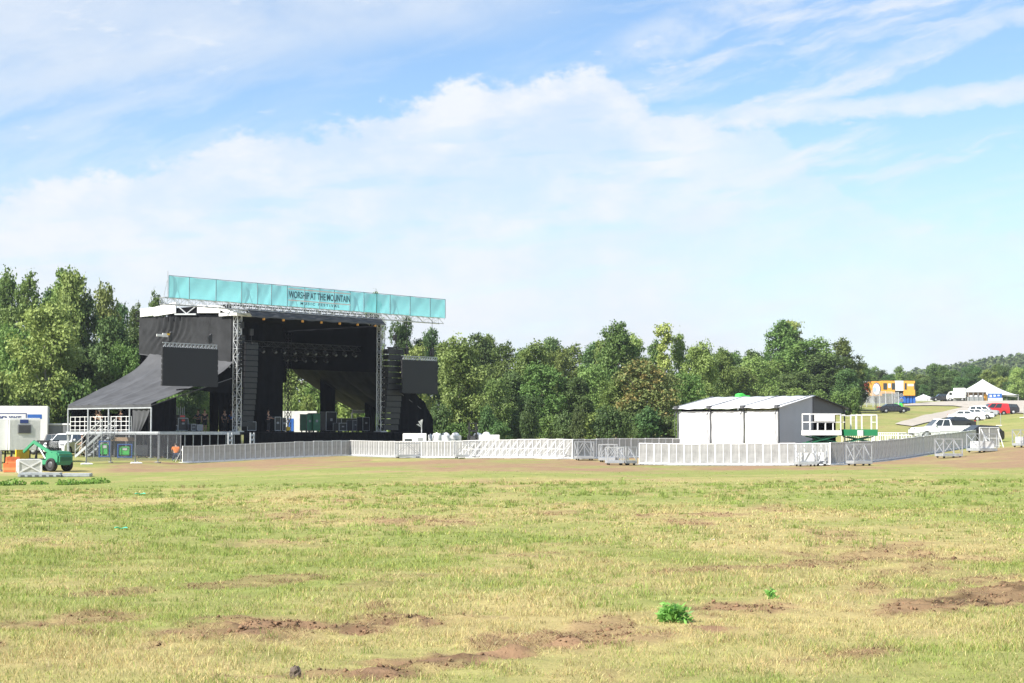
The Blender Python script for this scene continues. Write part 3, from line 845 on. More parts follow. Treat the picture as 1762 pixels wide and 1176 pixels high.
# black closed front of the left wing, a hanging side curtain, dark rear curtain
bx0 = -WING + .08; bx1 = sn(303, 740, 0.05).x
def wfront(u, v):
    x = bx0 + (bx1 - bx0) * u; top = EV - .2 + (botR.z - EV) * .8 * ((x + WING) / WING)
    return (x, .06 + .04 * math.sin(u * 25), DK + .02 + (top - DK - .02) * v)
MB().grid(wfront, 50, 6).build('wing_front_drape', M['black_fabric'], stage, smooth=True)
bx2 = sn(370, 740, 0.05).x
def wtop(u, v):
    x = bx1 + (-.5 - bx1) * u; top = EV - .2 + (botR.z - EV) * .8 * ((x + WING) / WING)
    lo = 5.05 + .1 * math.sin(u * 6); return (x, .07, lo + (max(top, lo + .1) - lo) * v)
MB().grid(wtop, 40, 4).build('wing_front_drape', M['black_fabric'], stage, smooth=True)
ya = su(227, 720, -WING + .1).y; yb = su(258, 720, -WING + .1).y
def curtain(u, v):
    y = ya + (yb - ya) * u * (1 - .55 * (1 - v) ** 1.4); return (-WING + .12 + .05 * math.sin(u * 22 + v * 3), y, DK + .02 + (EV - .4 - DK) * v)
MB().grid(curtain, 40, 12).build('side_curtain', M['canopy_fabric'], stage, smooth=True)
drape('wing_back_drape', (-WING + .2, 10.05, DK), (-5.4, 10.05, DK), (-5.4, 10.05, 5.2), (-WING + .2, 10.05, EV - .1), .06, 20)
drape('wing_back_drape', (-3.6, 10.05, DK), (-.6, 10.05, DK), (-.6, 10.05, 7.0), (-3.6, 10.05, 5.9), .06, 20, seed=3)
drape('wing_back_drape', (-5.5, 9.9, DK), (-3.5, 9.9, DK), (-3.5, 9.9, DK + 1.5), (-5.5, 9.9, DK + 1.4), .05, 10, seed=9)  # low black sheet added to darken the space under the wing
# right wing front drape (the black arch beyond the right tower)
def rarch(u, v):
    x = W_ + 1.0 + u * 5.2; top = DK + 3.9 * math.sqrt(max(0, 1 - (u * .97) ** 2.2)); z0 = lg(x, .4)
    return (x, -.25 + .08 * math.sin(u * 30), z0 + (top - z0) * v)
MB().grid(rarch, 50, 6).build('wing_front_drape', M['black_fabric'], stage, smooth=True)

# lighting bridge inside the roof: trusses with hanging moving heads
b = MB()
for yy, zz in ((1.6, 9.0), (5.2, 8.6), (8.6, 8.4)): b.truss((1.2, yy, zz), (W_ - 1.0, yy, zz), .4, .02, bays=26)
b.build('lighting_truss', M['black_metal'], stage)
rr = random.Random(8)
def stage_lamp(x, y, z, lit):
    b = MB(); b.tube((x, y, z - .2), (x, y, z - .34), .07, n=8); b.span((x - .2, y - .06, z - .62), (x - .16, y + .06, z - .34)); b.span((x + .16, y - .06, z - .62), (x + .2, y + .06, z - .34))
    b.tube((x, y + .05, z - .5), (x, y - .22, z - .66), .13, .15, n=10)
    o = b.build('stage_lamp', M['black_metal'], stage)
    MB().tube((x, y - .222, z - .661), (x, y - .226, z - .664), .12, n=10).build('lens', M['lamp'], o)
for yy, zz in ((1.6, 9.0), (5.2, 8.6)):
    for k in range(12): stage_lamp(1.8 + k * (W_ - 3.4) / 11 + rr.uniform(-.15, .15), yy, zz, 0)
for k in range(7):
    x = lo0.x + (lo1.x - lo0.x) * (k + .6) / 7.2; z = lo0.z + (lo1.z - lo0.z) * (k + .6) / 7.2
    b = MB(); b.span((x - .08, -1.53, z - .22), (x + .08, -1.37, z - .05)); b.tube((x, -1.45, z), (x, -1.45, z - .06), .03)
    b.build('work_light', M['amber'], stage, bevel=.02)

# ------------------------------------------------------------------ banner and the truss that carries it
NB = -1.25
pxs = [290, 325.5, 371.5, 415.5, 443, 467, 494, 524, 550, 575, 602, 626, 648, 671, 705.5, 740, 766]
us = [sn(p, 500, NB).x for p in pxs]
ZB, ZT = sn(290, 512.5, NB).z, sn(290, 474.5, NB).z
bt = thing('header_truss', 'long silver truss across the stage roof front below the teal banner', 'truss', T0, PHI)
b = MB(); b.truss((us[0] - .3, NB + .35, ZB - .22), (us[-1] - .1, NB + .35, ZB - .22), .5, .03, bays=46, rd=.022); b.build('main_truss', M['alu'], bt)
for u in (us[0], us[3], us[6], us[10], us[13], us[-1]):
    b = MB(); b.tube((u, NB + .10, ZB - .1), (u, NB + .10, ZT + (.35 if u == us[0] else .03)), .03, n=5); b.bar((u, NB + .1, ZT - .2), (u, NB + .62, ZB - .05), .03); b.build('upright', M['galv'], bt)
for u in (us[3] - .1, us[12] + .6):
    b = MB()
    for dx in (-.5, .5): b.bar((u + dx, NB + .5, ZB - .5), (u + dx * .3, NB + 1.3, RZ0 + .2), .06)
    b.bar((u - 1.1, NB + .5, ZB - .9), (u + 1.1, NB + .5, ZB - .45), .07); b.bar((u + 1.1, NB + .5, ZB - .9), (u - 1.1, NB + .5, ZB - .45), .07)
    b.build('bracket', M['alu'], bt)
# mesh cloth panels with seams, stripes and lettering
ban = thing('banner', 'long teal mesh festival banner lettered along the top of the stage roof', 'banner', T0, PHI)
sep = MB()
for i, (a_, c_) in enumerate(zip(us, us[1:])):
    def cloth(u, v, a_=a_, c_=c_):
        s = .03 * math.sin(PI * u) * math.sin(PI * v) + .006 * math.sin(u * 11 + a_ * 3) * math.sin(v * 6 + a_)
        return (a_ + .02 + (c_ - a_ - .04) * u, NB - s * 2, ZB + (ZT - ZB) * v + .04 * math.sin(PI * u) * (1 - 2 * v))
    MB().grid(cloth, 16, 10).build('cloth_panel', M['teal'], ban, smooth=True)
for u in us: sep.tube((u, NB - .03, ZB), (u, NB - .03, ZT), .022, n=4)
sep.bar((us[0], NB - .03, ZT + .01), (us[-1], NB - .03, ZT + .01), .035)
sep.build('seam', M['teal_dark'], ban)
def lettering(txt, x0, x1, z0, z1, y, name, m, parent, bold=0.012, rz=0, extr=.004, rot=(PI / 2, 0, 0)):
    cu = bpy.data.curves.new(name, 'FONT'); cu.body = txt; cu.size = 1; cu.extrude = extr; cu.offset = bold
    tmp = bpy.data.objects.new('tmp', cu); COL.objects.link(tmp)
    me = bpy.data.meshes.new_from_object(tmp.evaluated_get(bpy.context.evaluated_depsgraph_get()))
    bpy.data.objects.remove(tmp); bpy.data.curves.remove(cu)
    n = len(me.vertices); co = np.empty(n * 3); me.vertices.foreach_get('co', co); co = co.reshape(-1, 3)
    lo, hi = co.min(0), co.max(0)
    s = np.array(((x1 - x0) / (hi[0] - lo[0]), (z1 - z0) / (hi[1] - lo[1])))
    out = np.stack([x0 + (co[:, 0] - lo[0]) * s[0], np.full(n, y) - co[:, 2], z0 + (co[:, 1] - lo[1]) * s[1]], -1)
    me.vertices.foreach_set('co', out.ravel()); me.materials.clear(); me.materials.append(M[m]); me.update()
    o = bpy.data.objects.new(name, me); COL.objects.link(o); o.parent = parent
    return o
hB = ZT - ZB
lettering('WORSHIP AT THE MOUNTAIN', us[6] + .08, us[10] - .08, ZB + hB * .42, ZB + hB * .76, NB - .12, 'lettering', 'teal_dark', ban, .022)
lettering('M U S I C   F E S T I V A L', us[6] + 1.35, us[10] - 1.3, ZB + hB * .13, ZB + hB * .26, NB - .12, 'lettering', 'teal_dark', ban, .022)
for f in (.86, .31):
    MB().span((us[6] + .04, NB - .125, ZB + hB * (f - .02)), (us[10] - .04, NB - .115, ZB + hB * (f + .025))).build('stripe', M['pinkwhite'], ban)

# ------------------------------------------------------------------ video screens and loudspeaker columns
def video_wall(pa, pb, label, n=-1.5, up=2.4):
    a_, c_ = sn(*pa, n), sn(*pb, n)
    w, h = c_.x - a_.x, a_.z - c_.z
    t = thing('video_screen', label, 'video screen', glob(a_.x + w / 2, n, c_.z), PHI, 'video screens hung beside the stage')
    MB().span((-w / 2, 0, 0), (w / 2, .14, h)).build('screen_face', M['screen'], t, bevel=.01)
    b = MB(); k = 7
    for i in range(k):
        z = h * i / k; b.span((-w / 2 - .05, .02, z + .06), (-w / 2 - .003, .16, z + h / k - .06)); b.span((w / 2 + .003, .02, z + .06), (w / 2 + .05, .16, z + h / k - .06))
    b.span((-w / 2, .145, .02), (w / 2, .28, .1)); b.span((-w / 2, .145, h - .1), (w / 2, .28, h - .01)); b.build('back_frame', M['black_metal'], t)
    b = MB(); k = 15
    for i in range(k):
        x = -w / 2 + w * (i + .5) / k
        b.bar((x - .1, .1, h + .003), (x + .1, .1, h + .22), .035); b.span((x + .08, .06, h + .002), (x + .14, .12, h + .30))
    b.bar((-w / 2, .1, h + .32), (w / 2, .1, h + .32), .06); b.build('hanging_bracket', M['galv'], t)
    for x in (-w * .37, w * .36):
        b = MB(); b.span((x - .16, -.02, h + .45), (x + .16, .22, h + 1.0)); b.tube((x, .1, h + .3), (x, .1, h + .46), .04); b.ball((x + .1, .1, h + 1.05), .13)
        hoist = b.build('hoist', M['black_metal'], t, bevel=.03)
        MB().tube((x, .1, h + 1.0), (x, .1, h + up), .018, n=4).build('chain', M['black_metal'], hoist)
    return t
video_wall((281, 597), (374.5, 666.5), 'larger dark video screen hung in front of the left lean-to, left of the stage', -1.5, sn(328, 545, -1.5).z - sn(281, 597, -1.5).z)
video_wall((693, 619), (753, 678.5), 'smaller dark video screen hung at the right of the stage beside the trees', -1.5, sn(740, 548, -1.5).z - sn(693, 619, -1.5).z)
b = MB(); p = sn(270, 573, -1.6); q = sn(289, 580, -1.6)
sg = thing('sign', 'small white sign hung above the left video screen', 'sign', glob(p.x, -1.6, q.z), PHI)
MB().span((0, 0, 0), ((q.x - p.x) * .5, .05, p.z - q.z - .08)).build('panel', M['white'], sg); MB().span(((q.x - p.x) * .52, -.02, -.02), (q.x - p.x, .05, p.z - q.z)).build('panel', M['cloth_white'], sg)
MB().span(((q.x - p.x) * .9, -.03, .12), (q.x - p.x + .15, -.022, .26)).build('yellow_mark', M['yellow'], sg)
MB().tube(((q.x - p.x) * .5, .02, p.z - q.z), ((q.x - p.x) * .5, .02, p.z - q.z + 1.6), .015, n=4).build('hanging_wire', M['black_metal'], sg)
def line_array(px0, px1, py0, py1, label, n, cnt, extra=False):
    a_, c_ = sn(px0, py0, n), sn(px1, py1, n); w = c_.x - a_.x; H = a_.z - c_.z; h = H / cnt
    t = thing('speaker_column', label, 'loudspeaker', glob((a_.x + c_.x) / 2, n, c_.z), PHI, 'hanging loudspeaker columns')
    for i in range(cnt):
        f = i / (cnt - 1); z = H - h * (i + 1); yb = .55 * f ** 2.2
        b = MB(); b.prism([(-w / 2, yb, z + .02), (-w / 2, yb + .03, z + h - .02), (-w / 2 + .01, yb + .62, z + h - .06), (-w / 2 + .01, yb + .62, z + .08)], (w - .01, 0, 0))
        cab = b.build('cabinet', M['black_plastic'], t, bevel=.015)
        g_ = MB(); g_.span((-w / 2 + .06, yb - .012, z + .06), (w / 2 - .06, yb - .002, z + h - .06)); g_.build('grille', M['black_metal'], cab)
    b = MB(); b.span((-w / 2, .05, H + .02), (w / 2, .15, H + .14)); b.span((-.05, -.1, H + .02), (.05, .9, H + .14)); b.tube((0, .1, H + .14), (0, .1, H + .9), .02, n=4); b.span((-.14, .0, H + .7), (.14, .22, H + 1.2))
    b.build('flying_frame', M['black_metal'], t)
    return t
line_array(423, 444, 592, 735, 'black loudspeaker column hung beside the left truss tower', -.6, 15)
line_array(413.5, 421, 580, 700, 'narrow black loudspeaker column hung right against the left truss tower', -.35, 18)
line_array(668, 694, 600, 741, 'black loudspeaker column hung between the right truss tower and the smaller screen', -.9, 14)

# ------------------------------------------------------------------ trees
leafm = tint_mat('leaf_green', 0.6, trans=0.32, spec=0.3, rnd=0.55, gain=1.05)
autumn_m = tint_mat('leaf_autumn', 0.6, trans=0.30, spec=0.3, rnd=0.3)
bark = mat('bark', (0.13, 0.105, 0.08), 0.9, var=0.35, scale=3, bump=0.5, bscale=8, stretch=(4, 4, 1))
palebark = mat('pale_bark', (0.34, 0.31, 0.27), 0.9, var=0.3, scale=3, bump=0.4, bscale=8, stretch=(4, 4, 1))

def leaf_quads(rng, cen, nrm, size, asp=0.75):
    n = len(cen); nrm = nrm / np.maximum(np.linalg.norm(nrm, axis=1, keepdims=True), 1e-6)
    r_ = rng.normal(size=(n, 3)); a = np.cross(nrm, r_); a /= np.maximum(np.linalg.norm(a, axis=1, keepdims=True), 1e-6); b_ = np.cross(nrm, a)
    s = size[:, None] * .5
    tipc = cen + a * s * 1.2; base = cen - a * s * 1.2
    l = cen + b_ * s * asp * 1.1 + nrm * s * .25; r2 = cen - b_ * s * asp * 1.1 + nrm * s * .25
    V_ = np.stack([base, r2, tipc, l], 1).reshape(-1, 3); o = np.arange(n) * 4
    return V_, np.stack([o, o + 1, o + 2, o + 3], -1)

def make_crown(seed, H, lobes, leaf=.29, per=23, sub=26, colA=(.085, .125, .030), colB=(.14, .165, .045), gap=.35, third=None):
    """lobes: list of (x, y, z, rx, rz); leaves in small clumps near the surface of each lobe"""
    rng = np.random.default_rng(seed); cen, nr, co = [], [], []
    colA, colB = np.array(colA), np.array(colB)
    for (x, y, z, rx, rz) in lobes:
        m = int(sub * (rx * rx + rx * rz) / 4.0) + 6
        d = rng.normal(size=(m, 3)); d[:, 2] = d[:, 2] * .9 + .15; d /= np.linalg.norm(d, axis=1, keepdims=True)
        rad = rng.uniform(.35, 1.12, m) ** .55
        sc = np.array((x, y, z)) + d * rad[:, None] * np.array((rx, rx, rz))
        lobe_t = rng.uniform(0, 1)
        for c, dd in zip(sc, d):
            if rng.random() < gap * .4: continue
            k = int(per * rng.uniform(.5, 1.4)); cr = rng.uniform(.35, .85) * (.6 + .25 * rx)
            q = rng.normal(size=(k, 3)) * cr * np.array((.55, .55, .42)); cen.append(c + q)
            nr.append(dd * .55 + np.array((0, 0, .5)) + rng.normal(size=(k, 3)) * .75)
            t = np.clip(lobe_t * .5 + rng.uniform(0, .6) + rng.normal(0, .12, (k, 1)), 0, 1); cc = colA * (1 - t) + colB * t
            if third is not None:
                w = (rng.random() < third[1]) * rng.uniform(.4, 1); cc = cc * (1 - w) + np.array(third[0]) * w
            co.append(cc)
    cen, nr, co = np.concatenate(cen), np.concatenate(nr), np.concatenate(co)
    sz = leaf * rng.uniform(.6, 1.45, len(cen))
    v, f = leaf_quads(rng, cen, nr, sz)
    return v, f, np.repeat(co, 4, 0)

def lobes_round(rng, H, base, Rmax, n, top=.45):
    L = []
    for i in range(n):
        f = (i + .5) / n; z = base + (H - base) * (f * .93 + .04)
        prof = math.sin(PI * min(1, f * .68 + .20)) ** .8
        rr_ = Rmax * prof; a = i * 2.4 + rng.uniform(-.5, .5); off = rr_ * rng.uniform(.35, .72)
        r_ = Rmax * rng.uniform(.25, .43) * (.65 + .5 * prof)
        L.append((math.cos(a) * off, math.sin(a) * off, z, r_, r_ * rng.uniform(.75, 1.05)))
    L.append((0, 0, base + (H - base) * .5, Rmax * .46, (H - base) * .34))
    L.append((rng.uniform(-.2, .2), rng.uniform(-.2, .2), H - Rmax * top, Rmax * top * .9, Rmax * top))
    return L

def trunk_mb(rng, H, base, L, r=.2, limbs=True):
    b = MB(); pts = [Vector((0, 0, -.4))]; k = 6
    for i in range(1, k + 1):
        f = i / k; pts.append(Vector((rng.uniform(-.12, .12) * H * .06 * f * 3, rng.uniform(-.12, .12) * H * .06 * f * 3, H * .86 * f)))
    for i in range(k): b.tube(pts[i], pts[i + 1], r * (1 - .8 * i / k), r * (1 - .8 * (i + 1) / k), n=7, caps=False)
    if limbs:
        for (x, y, z, rx, rz) in L:
            s0 = min(H * .8, max(base * .7, z - 1.2 - .5 * math.hypot(x, y))); f = s0 / (H * .86) * k; i = min(k - 1, int(f)); p = pts[i].lerp(pts[i + 1], f - i)
            e = Vector((x, y, z)); m_ = p.lerp(e, .55) + Vector((0, 0, -.25)); rr_ = max(.03, r * .34)
            b.tube(p, m_, rr_, rr_ * .6, n=5, caps=False); b.tube(m_, e + Vector((0, 0, rz * .4)), rr_ * .6, rr_ * .2, n=5, caps=False)
    return b

PROTO = {}
def proto(key, seed, H, base, Rm, n, kw=None, m=None, barkm=None, narrow=False, r=.2, top=.48):
    rng = random.Random(seed); L = lobes_round(rng, H, base, Rm, n, top)
    v, f, c = make_crown(seed, H, L, **(kw or {}))
    tb = trunk_mb(rng, H, base, L, r)
    me = np_mesh(key + '_crown', v, f, [m or leafm], c)
    tm = bpy.data.meshes.new(key + '_trunk'); tm.from_pydata(tb.v, [], tb.f); tm.materials.append(barkm or bark)
    tm.polygons.foreach_set('use_smooth', [True] * len(tm.polygons))
    PROTO[key] = (me, tm, H, Rm)
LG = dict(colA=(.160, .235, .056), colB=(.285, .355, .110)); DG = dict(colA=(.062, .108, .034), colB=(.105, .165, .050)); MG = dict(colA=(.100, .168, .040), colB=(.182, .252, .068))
proto('broad_light', 1, 14, 1.2, 4.6, 15, dict(LG, sub=27, gap=.3), barkm=palebark)
proto('broad_light2', 12, 13, .8, 4.2, 13, dict(LG, sub=24, gap=.4), barkm=palebark)
proto('broad_mid', 2, 14, 1.0, 4.4, 14, dict(MG, sub=26))
proto('broad_mid2', 22, 15, 2.0, 3.8, 13, dict(MG, sub=26))
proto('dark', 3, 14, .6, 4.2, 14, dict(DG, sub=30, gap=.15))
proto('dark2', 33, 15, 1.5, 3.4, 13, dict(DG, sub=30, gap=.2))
proto('tall', 4, 18, 3.5, 4.4, 17, dict(MG, sub=22, gap=.4, leaf=.33), top=.55)
proto('tall2', 44, 18, 4.5, 4.0, 14, dict(LG, sub=20, gap=.5, leaf=.33), top=.6)
proto('narrow', 5, 14, 3.0, 1.5, 9, dict(LG, sub=26, gap=.4, leaf=.28), top=.7, r=.13)
proto('autumn', 6, 11, .6, 4.4, 14, dict(colA=(.120, .165, .045), colB=(.22, .245, .085), sub=23, gap=.4, third=((.30, .22, .08), .28)), autumn_m)
proto('bush', 7, 4.2, .1, 2.5, 9, dict(MG, sub=30, leaf=.26, gap=.25), r=.08)
proto('bushd', 78, 4.2, .1, 2.5, 9, dict(DG, sub=30, leaf=.26, gap=.25), r=.08)  # dark-leaved twin of bush; shade at the wood's foot put into colour
proto('bush2', 77, 3.6, .0, 2.2, 8, dict(LG, sub=30, leaf=.26, gap=.3), r=.08)

LABEL = {
    'left': ('leafy tree in the tall wood left of the stage', 'trees of the wood left of the stage'),
    'back': ('leafy green tree in the wood edge behind the barriers, between stage and white tent', 'trees of the wood edge behind the barriers'),
    'stage': ('leafy tree growing directly behind the black stage', 'trees directly behind the stage'),
    'clump': ('big leafy tree in the dense clump rising behind the white tent', 'trees of the clump behind the white tent'),
    'far': ('small distant tree in the wood line behind the parking slope', 'distant trees behind the parking slope'),
    'bush': ('low leafy bush at the foot of the wood behind the barriers', 'bushes at the foot of the wood'),
    'lbush': ('low leafy bush at the foot of the wood behind the truck trailer', 'bushes behind the truck trailer'),
}
trng = random.Random(99)
def tree(key, px, top, Y, wpx, where, label=None, name=None):
    me, tm, H, Rm = PROTO[key]; b = gp(px, Y); ht = at(px, top, Y).z - b.z; wd = wpx / F * Y
    lb, gr = LABEL[where]
    nm = name or ('bush' if 'bush' in where else 'tree'); cat = 'bush' if 'bush' in nm else 'tree'
    t = thing(nm, label or lb, cat, (b.x, b.y, b.z - .05), trng.uniform(0, 6.28), gr)
    s = wd / (2 * Rm * 1.12); t.scale = (s, s, ht / (H * 1.02))
    for part, d in (('crown', me), ('trunk', tm)):
        o = bpy.data.objects.new(part, d); COL.objects.link(o); o.parent = t
    return t

# left of the stage
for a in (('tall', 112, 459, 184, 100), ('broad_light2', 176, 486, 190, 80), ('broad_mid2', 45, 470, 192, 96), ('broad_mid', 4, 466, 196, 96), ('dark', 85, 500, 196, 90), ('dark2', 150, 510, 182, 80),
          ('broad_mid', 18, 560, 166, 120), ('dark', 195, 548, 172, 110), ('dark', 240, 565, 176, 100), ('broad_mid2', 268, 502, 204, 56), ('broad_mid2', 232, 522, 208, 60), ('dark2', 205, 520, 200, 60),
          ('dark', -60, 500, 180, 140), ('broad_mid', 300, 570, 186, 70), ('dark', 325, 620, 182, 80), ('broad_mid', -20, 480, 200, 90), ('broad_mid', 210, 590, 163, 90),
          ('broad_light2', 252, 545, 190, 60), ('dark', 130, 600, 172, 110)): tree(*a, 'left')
tree('broad_light', 78, 522, 160, 158, 'left', 'broad pale green tree standing in front of the left wood, behind the truck trailer')
tree('tall2', 124, 458, 181, 84, 'left', 'tallest open-crowned tree of the wood left of the stage')
for px, top, w in ((-10, 640, 100), (60, 668, 90), (128, 655, 90), (180, 640, 90), (238, 650, 80), (160, 690, 60), (285, 670, 70), (30, 690, 60)): tree(trng.choice(('bush', 'bush')), px, top, 157 + trng.uniform(-3, 6), w, 'lbush')
# directly behind the stage
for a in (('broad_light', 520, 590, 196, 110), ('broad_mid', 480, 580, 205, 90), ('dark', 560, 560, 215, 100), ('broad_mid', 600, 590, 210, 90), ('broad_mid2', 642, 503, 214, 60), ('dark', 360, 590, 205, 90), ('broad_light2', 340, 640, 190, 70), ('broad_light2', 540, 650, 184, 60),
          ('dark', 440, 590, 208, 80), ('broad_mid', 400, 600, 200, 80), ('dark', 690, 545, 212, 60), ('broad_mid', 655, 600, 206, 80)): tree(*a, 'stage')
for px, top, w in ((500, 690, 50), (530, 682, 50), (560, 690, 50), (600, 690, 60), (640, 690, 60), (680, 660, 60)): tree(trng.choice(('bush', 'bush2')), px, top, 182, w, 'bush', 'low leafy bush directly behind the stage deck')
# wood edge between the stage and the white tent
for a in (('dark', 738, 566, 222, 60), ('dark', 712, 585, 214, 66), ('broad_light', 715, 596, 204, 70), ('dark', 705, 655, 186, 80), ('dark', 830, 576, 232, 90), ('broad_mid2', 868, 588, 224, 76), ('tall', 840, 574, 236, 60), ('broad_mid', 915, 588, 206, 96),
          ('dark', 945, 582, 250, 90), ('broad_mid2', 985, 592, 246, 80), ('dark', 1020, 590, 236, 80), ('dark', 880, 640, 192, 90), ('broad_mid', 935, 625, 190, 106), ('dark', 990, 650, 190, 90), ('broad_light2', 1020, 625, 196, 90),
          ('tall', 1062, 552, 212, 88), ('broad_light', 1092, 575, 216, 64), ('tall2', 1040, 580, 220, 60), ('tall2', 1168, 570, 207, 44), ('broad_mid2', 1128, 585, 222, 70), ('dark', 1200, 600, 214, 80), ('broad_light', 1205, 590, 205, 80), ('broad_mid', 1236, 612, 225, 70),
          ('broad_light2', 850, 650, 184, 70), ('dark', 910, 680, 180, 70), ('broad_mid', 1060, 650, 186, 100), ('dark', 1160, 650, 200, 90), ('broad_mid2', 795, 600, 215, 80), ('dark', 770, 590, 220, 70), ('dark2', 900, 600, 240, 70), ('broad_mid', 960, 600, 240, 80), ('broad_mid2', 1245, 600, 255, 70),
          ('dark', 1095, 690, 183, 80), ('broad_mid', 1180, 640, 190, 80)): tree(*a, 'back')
tree('broad_light', 790, 582, 176, 118, 'back', 'tall pale green tree just right of the smaller video screen')
tree('narrow', 1143, 553, 205, 42, 'back', 'slender columnar tree poking above the wood, beside the autumn-tinged one')
tree('autumn', 1112, 622, 184, 136, 'back', 'broad tree with orange-brown autumn leaves in the wood edge, nearest the white tent')
for i in range(20):
    px = 705 + i * 26 + trng.uniform(-10, 10); tree(trng.choice(('bush', 'bush', 'bushd', 'bushd')), px, 714 + trng.uniform(-16, 16), 172 + trng.uniform(-3, 8), 46 + trng.uniform(-12, 20), 'bush')
# the clump behind the tent
for a in (('tall', 1348, 550, 292, 84), ('broad_mid', 1392, 582, 284, 120), ('broad_mid2', 1450, 582, 287, 84), ('dark', 1420, 610, 280, 120), ('broad_mid', 1330, 620, 282, 100), ('broad_light2', 1300, 612, 276, 80), ('broad_mid', 1270, 632, 262, 90), ('dark', 1250, 610, 290, 80), ('dark2', 1292, 602, 300, 60), ('dark', 1312, 606, 312, 60),
          ('dark', 1370, 640, 268, 90), ('dark', 1455, 635, 270, 70), ('broad_mid', 1230, 650, 240, 70), ('broad_mid2', 1262, 604, 305, 60), ('dark', 1475, 620, 292, 50), ('tall2', 1362, 548, 294, 60), ('broad_mid', 1240, 600, 295, 60)): tree(*a, 'clump')
for px, top, w in ((1290, 668, 50), (1330, 665, 50), (1370, 668, 60), (1410, 672, 50), (1445, 675, 50), (1250, 680, 50), (1470, 668, 40)): tree(trng.choice(('bush', 'bush2')), px, top, 258, w, 'clump', 'low bush under the big clump of trees behind the white tent', 'bush')
# far wood line behind the slope
for i in range(30):
    px = 1478 + i * 11.5 + trng.uniform(-6, 6); tree(trng.choice(('broad_mid', 'dark', 'broad_mid2', 'dark', 'dark2')), px, 636 + trng.uniform(-10, 14), 440 + trng.uniform(-25, 40), 38 + trng.uniform(-8, 14), 'far')
for i in range(14):
    px = 1500 + i * 22 + trng.uniform(-6, 6); tree(trng.choice(('broad_mid', 'dark', 'broad_light2')), px, 652 + trng.uniform(-6, 10), 418 + trng.uniform(-8, 8), 34 + trng.uniform(-8, 14), 'far')
tree('broad_light', 1752, 632, 405, 40, 'far', 'paler small tree at the right end of the distant wood line')

# ------------------------------------------------------------------ wooded hill far off
def hill_h(x, y):
    ridge = np.interp(x, (-300, 150, 225, 290, 360, 430, 600), (6, 9, 20, 32, 43, 49, 62))
    return 8 + (ridge - 8) * np.exp(-((y - 1250) / 330.0) ** 2)
hx = np.linspace(-420, 720, 60); hy = np.linspace(620, 1900, 50); HX, HY = np.meshgrid(hx, hy)
HZ = hill_h(HX, HY) + 1.0
v = np.stack([HX, HY, HZ], -1).reshape(-1, 3); ii = np.arange(len(v)).reshape(50, 60)
f = np.stack([ii[:-1, :-1], ii[:-1, 1:], ii[1:, 1:], ii[1:, :-1]], -1).reshape(-1, 4)
hm = mat('hill_soil', (0.06, 0.075, 0.03), 0.95, var=.3, scale=.05)
hill = bpy.data.objects.new('hill', np_mesh('hill', v, f, [hm], None, True)); COL.objects.link(hill); tag(hill, kind='structure')
def hill_wood():
    rng = np.random.default_rng(31); cen, nr, co, sz = [], [], [], []
    n = 3000
    yy = rng.uniform(680, 1330, n); xx = yy * rng.uniform(.14, .37, n)
    zz = hill_h(xx, yy) + 1
    for x, y, z in zip(xx, yy, zz):
        H = rng.uniform(9, 15); r_ = rng.uniform(3.2, 5.2); k = 60
        d = rng.normal(size=(k, 3)); d[:, 2] = np.abs(d[:, 2]) * .9 - .25; d /= np.linalg.norm(d, axis=1, keepdims=True)
        c = np.array((x, y, z + H * .55)) + d * np.array((r_, r_, H * .48)) * rng.uniform(.75, 1.05, (k, 1)); cen.append(c)
        nr.append(d + rng.normal(size=(k, 3)) * .5 + np.array((0, 0, .3)))
        t = rng.uniform(0, 1); cc = np.array((.055, .100, .028)) * (1 - t) + np.array((.105, .150, .045)) * t; co.append(np.tile(cc, (k, 1)) * rng.uniform(.8, 1.2, (k, 1))); sz.append(rng.uniform(1.6, 3.2, k))
    v, f = leaf_quads(rng, np.concatenate(cen), np.concatenate(nr), np.concatenate(sz))
    o = bpy.data.objects.new('hillside_wood', np_mesh('hillside_wood', v, f, [leafm], np.repeat(np.concatenate(co), 4, 0))); COL.objects.link(o)
    tag(o, 'far hazy wood covering the low hill at the right', 'wood', kind='stuff')
hill_wood()

# ------------------------------------------------------------------ crowd barriers
def barrier_proto(name, label, group, side):
    """one metre section; x along the run, side = +1 puts brace and step toward +y"""
    t = thing(name, label, 'crowd barrier', (0, 0, 0), 0, group)
    MB().span((.035, -.012, .10), (.965, .012, 1.16)).build('sheet', M['sheet'], t)
    b = MB()
    b.span((0, -.03, .03), (.035, .03, 1.2)); b.span((.965, -.03, .03), (1.0, .03, 1.2)); b.span((.035, -.045, 1.16), (.965, .045, 1.205)); b.span((.035, -.03, .05), (.965, .03, .10))
    b.span((.485, -.03, .10), (.515, -.013, 1.16)); b.build('frame', M['barrier_frame'], t)
    b = MB(); s = side
    for x in (.08, .92): b.bar((x, s * .03, 1.10), (x + (.06 if x < .5 else -.06), s * .95, .06), .032, .032)
    b.bar((.08, s * .5, .60), (.92, s * .5, .60), .035); b.build('brace', M['barrier_frame'], t)
    b = MB(); b.span((.03, min(s * .04, s * 1.0), .0), (.97, max(s * .04, s * 1.0), .035)); b.span((.1, min(s * .25, s * .5), .18), (.9, max(s * .25, s * .5), .21))
    b.build('step_plate', M['barrier_frame'], t); b = MB(); b.span((.02, min(-s * .04, -s * .75), 0), (.98, max(-s * .04, -s * .75), .025)); b.build('base_plate', M['galv'], t)
    return t
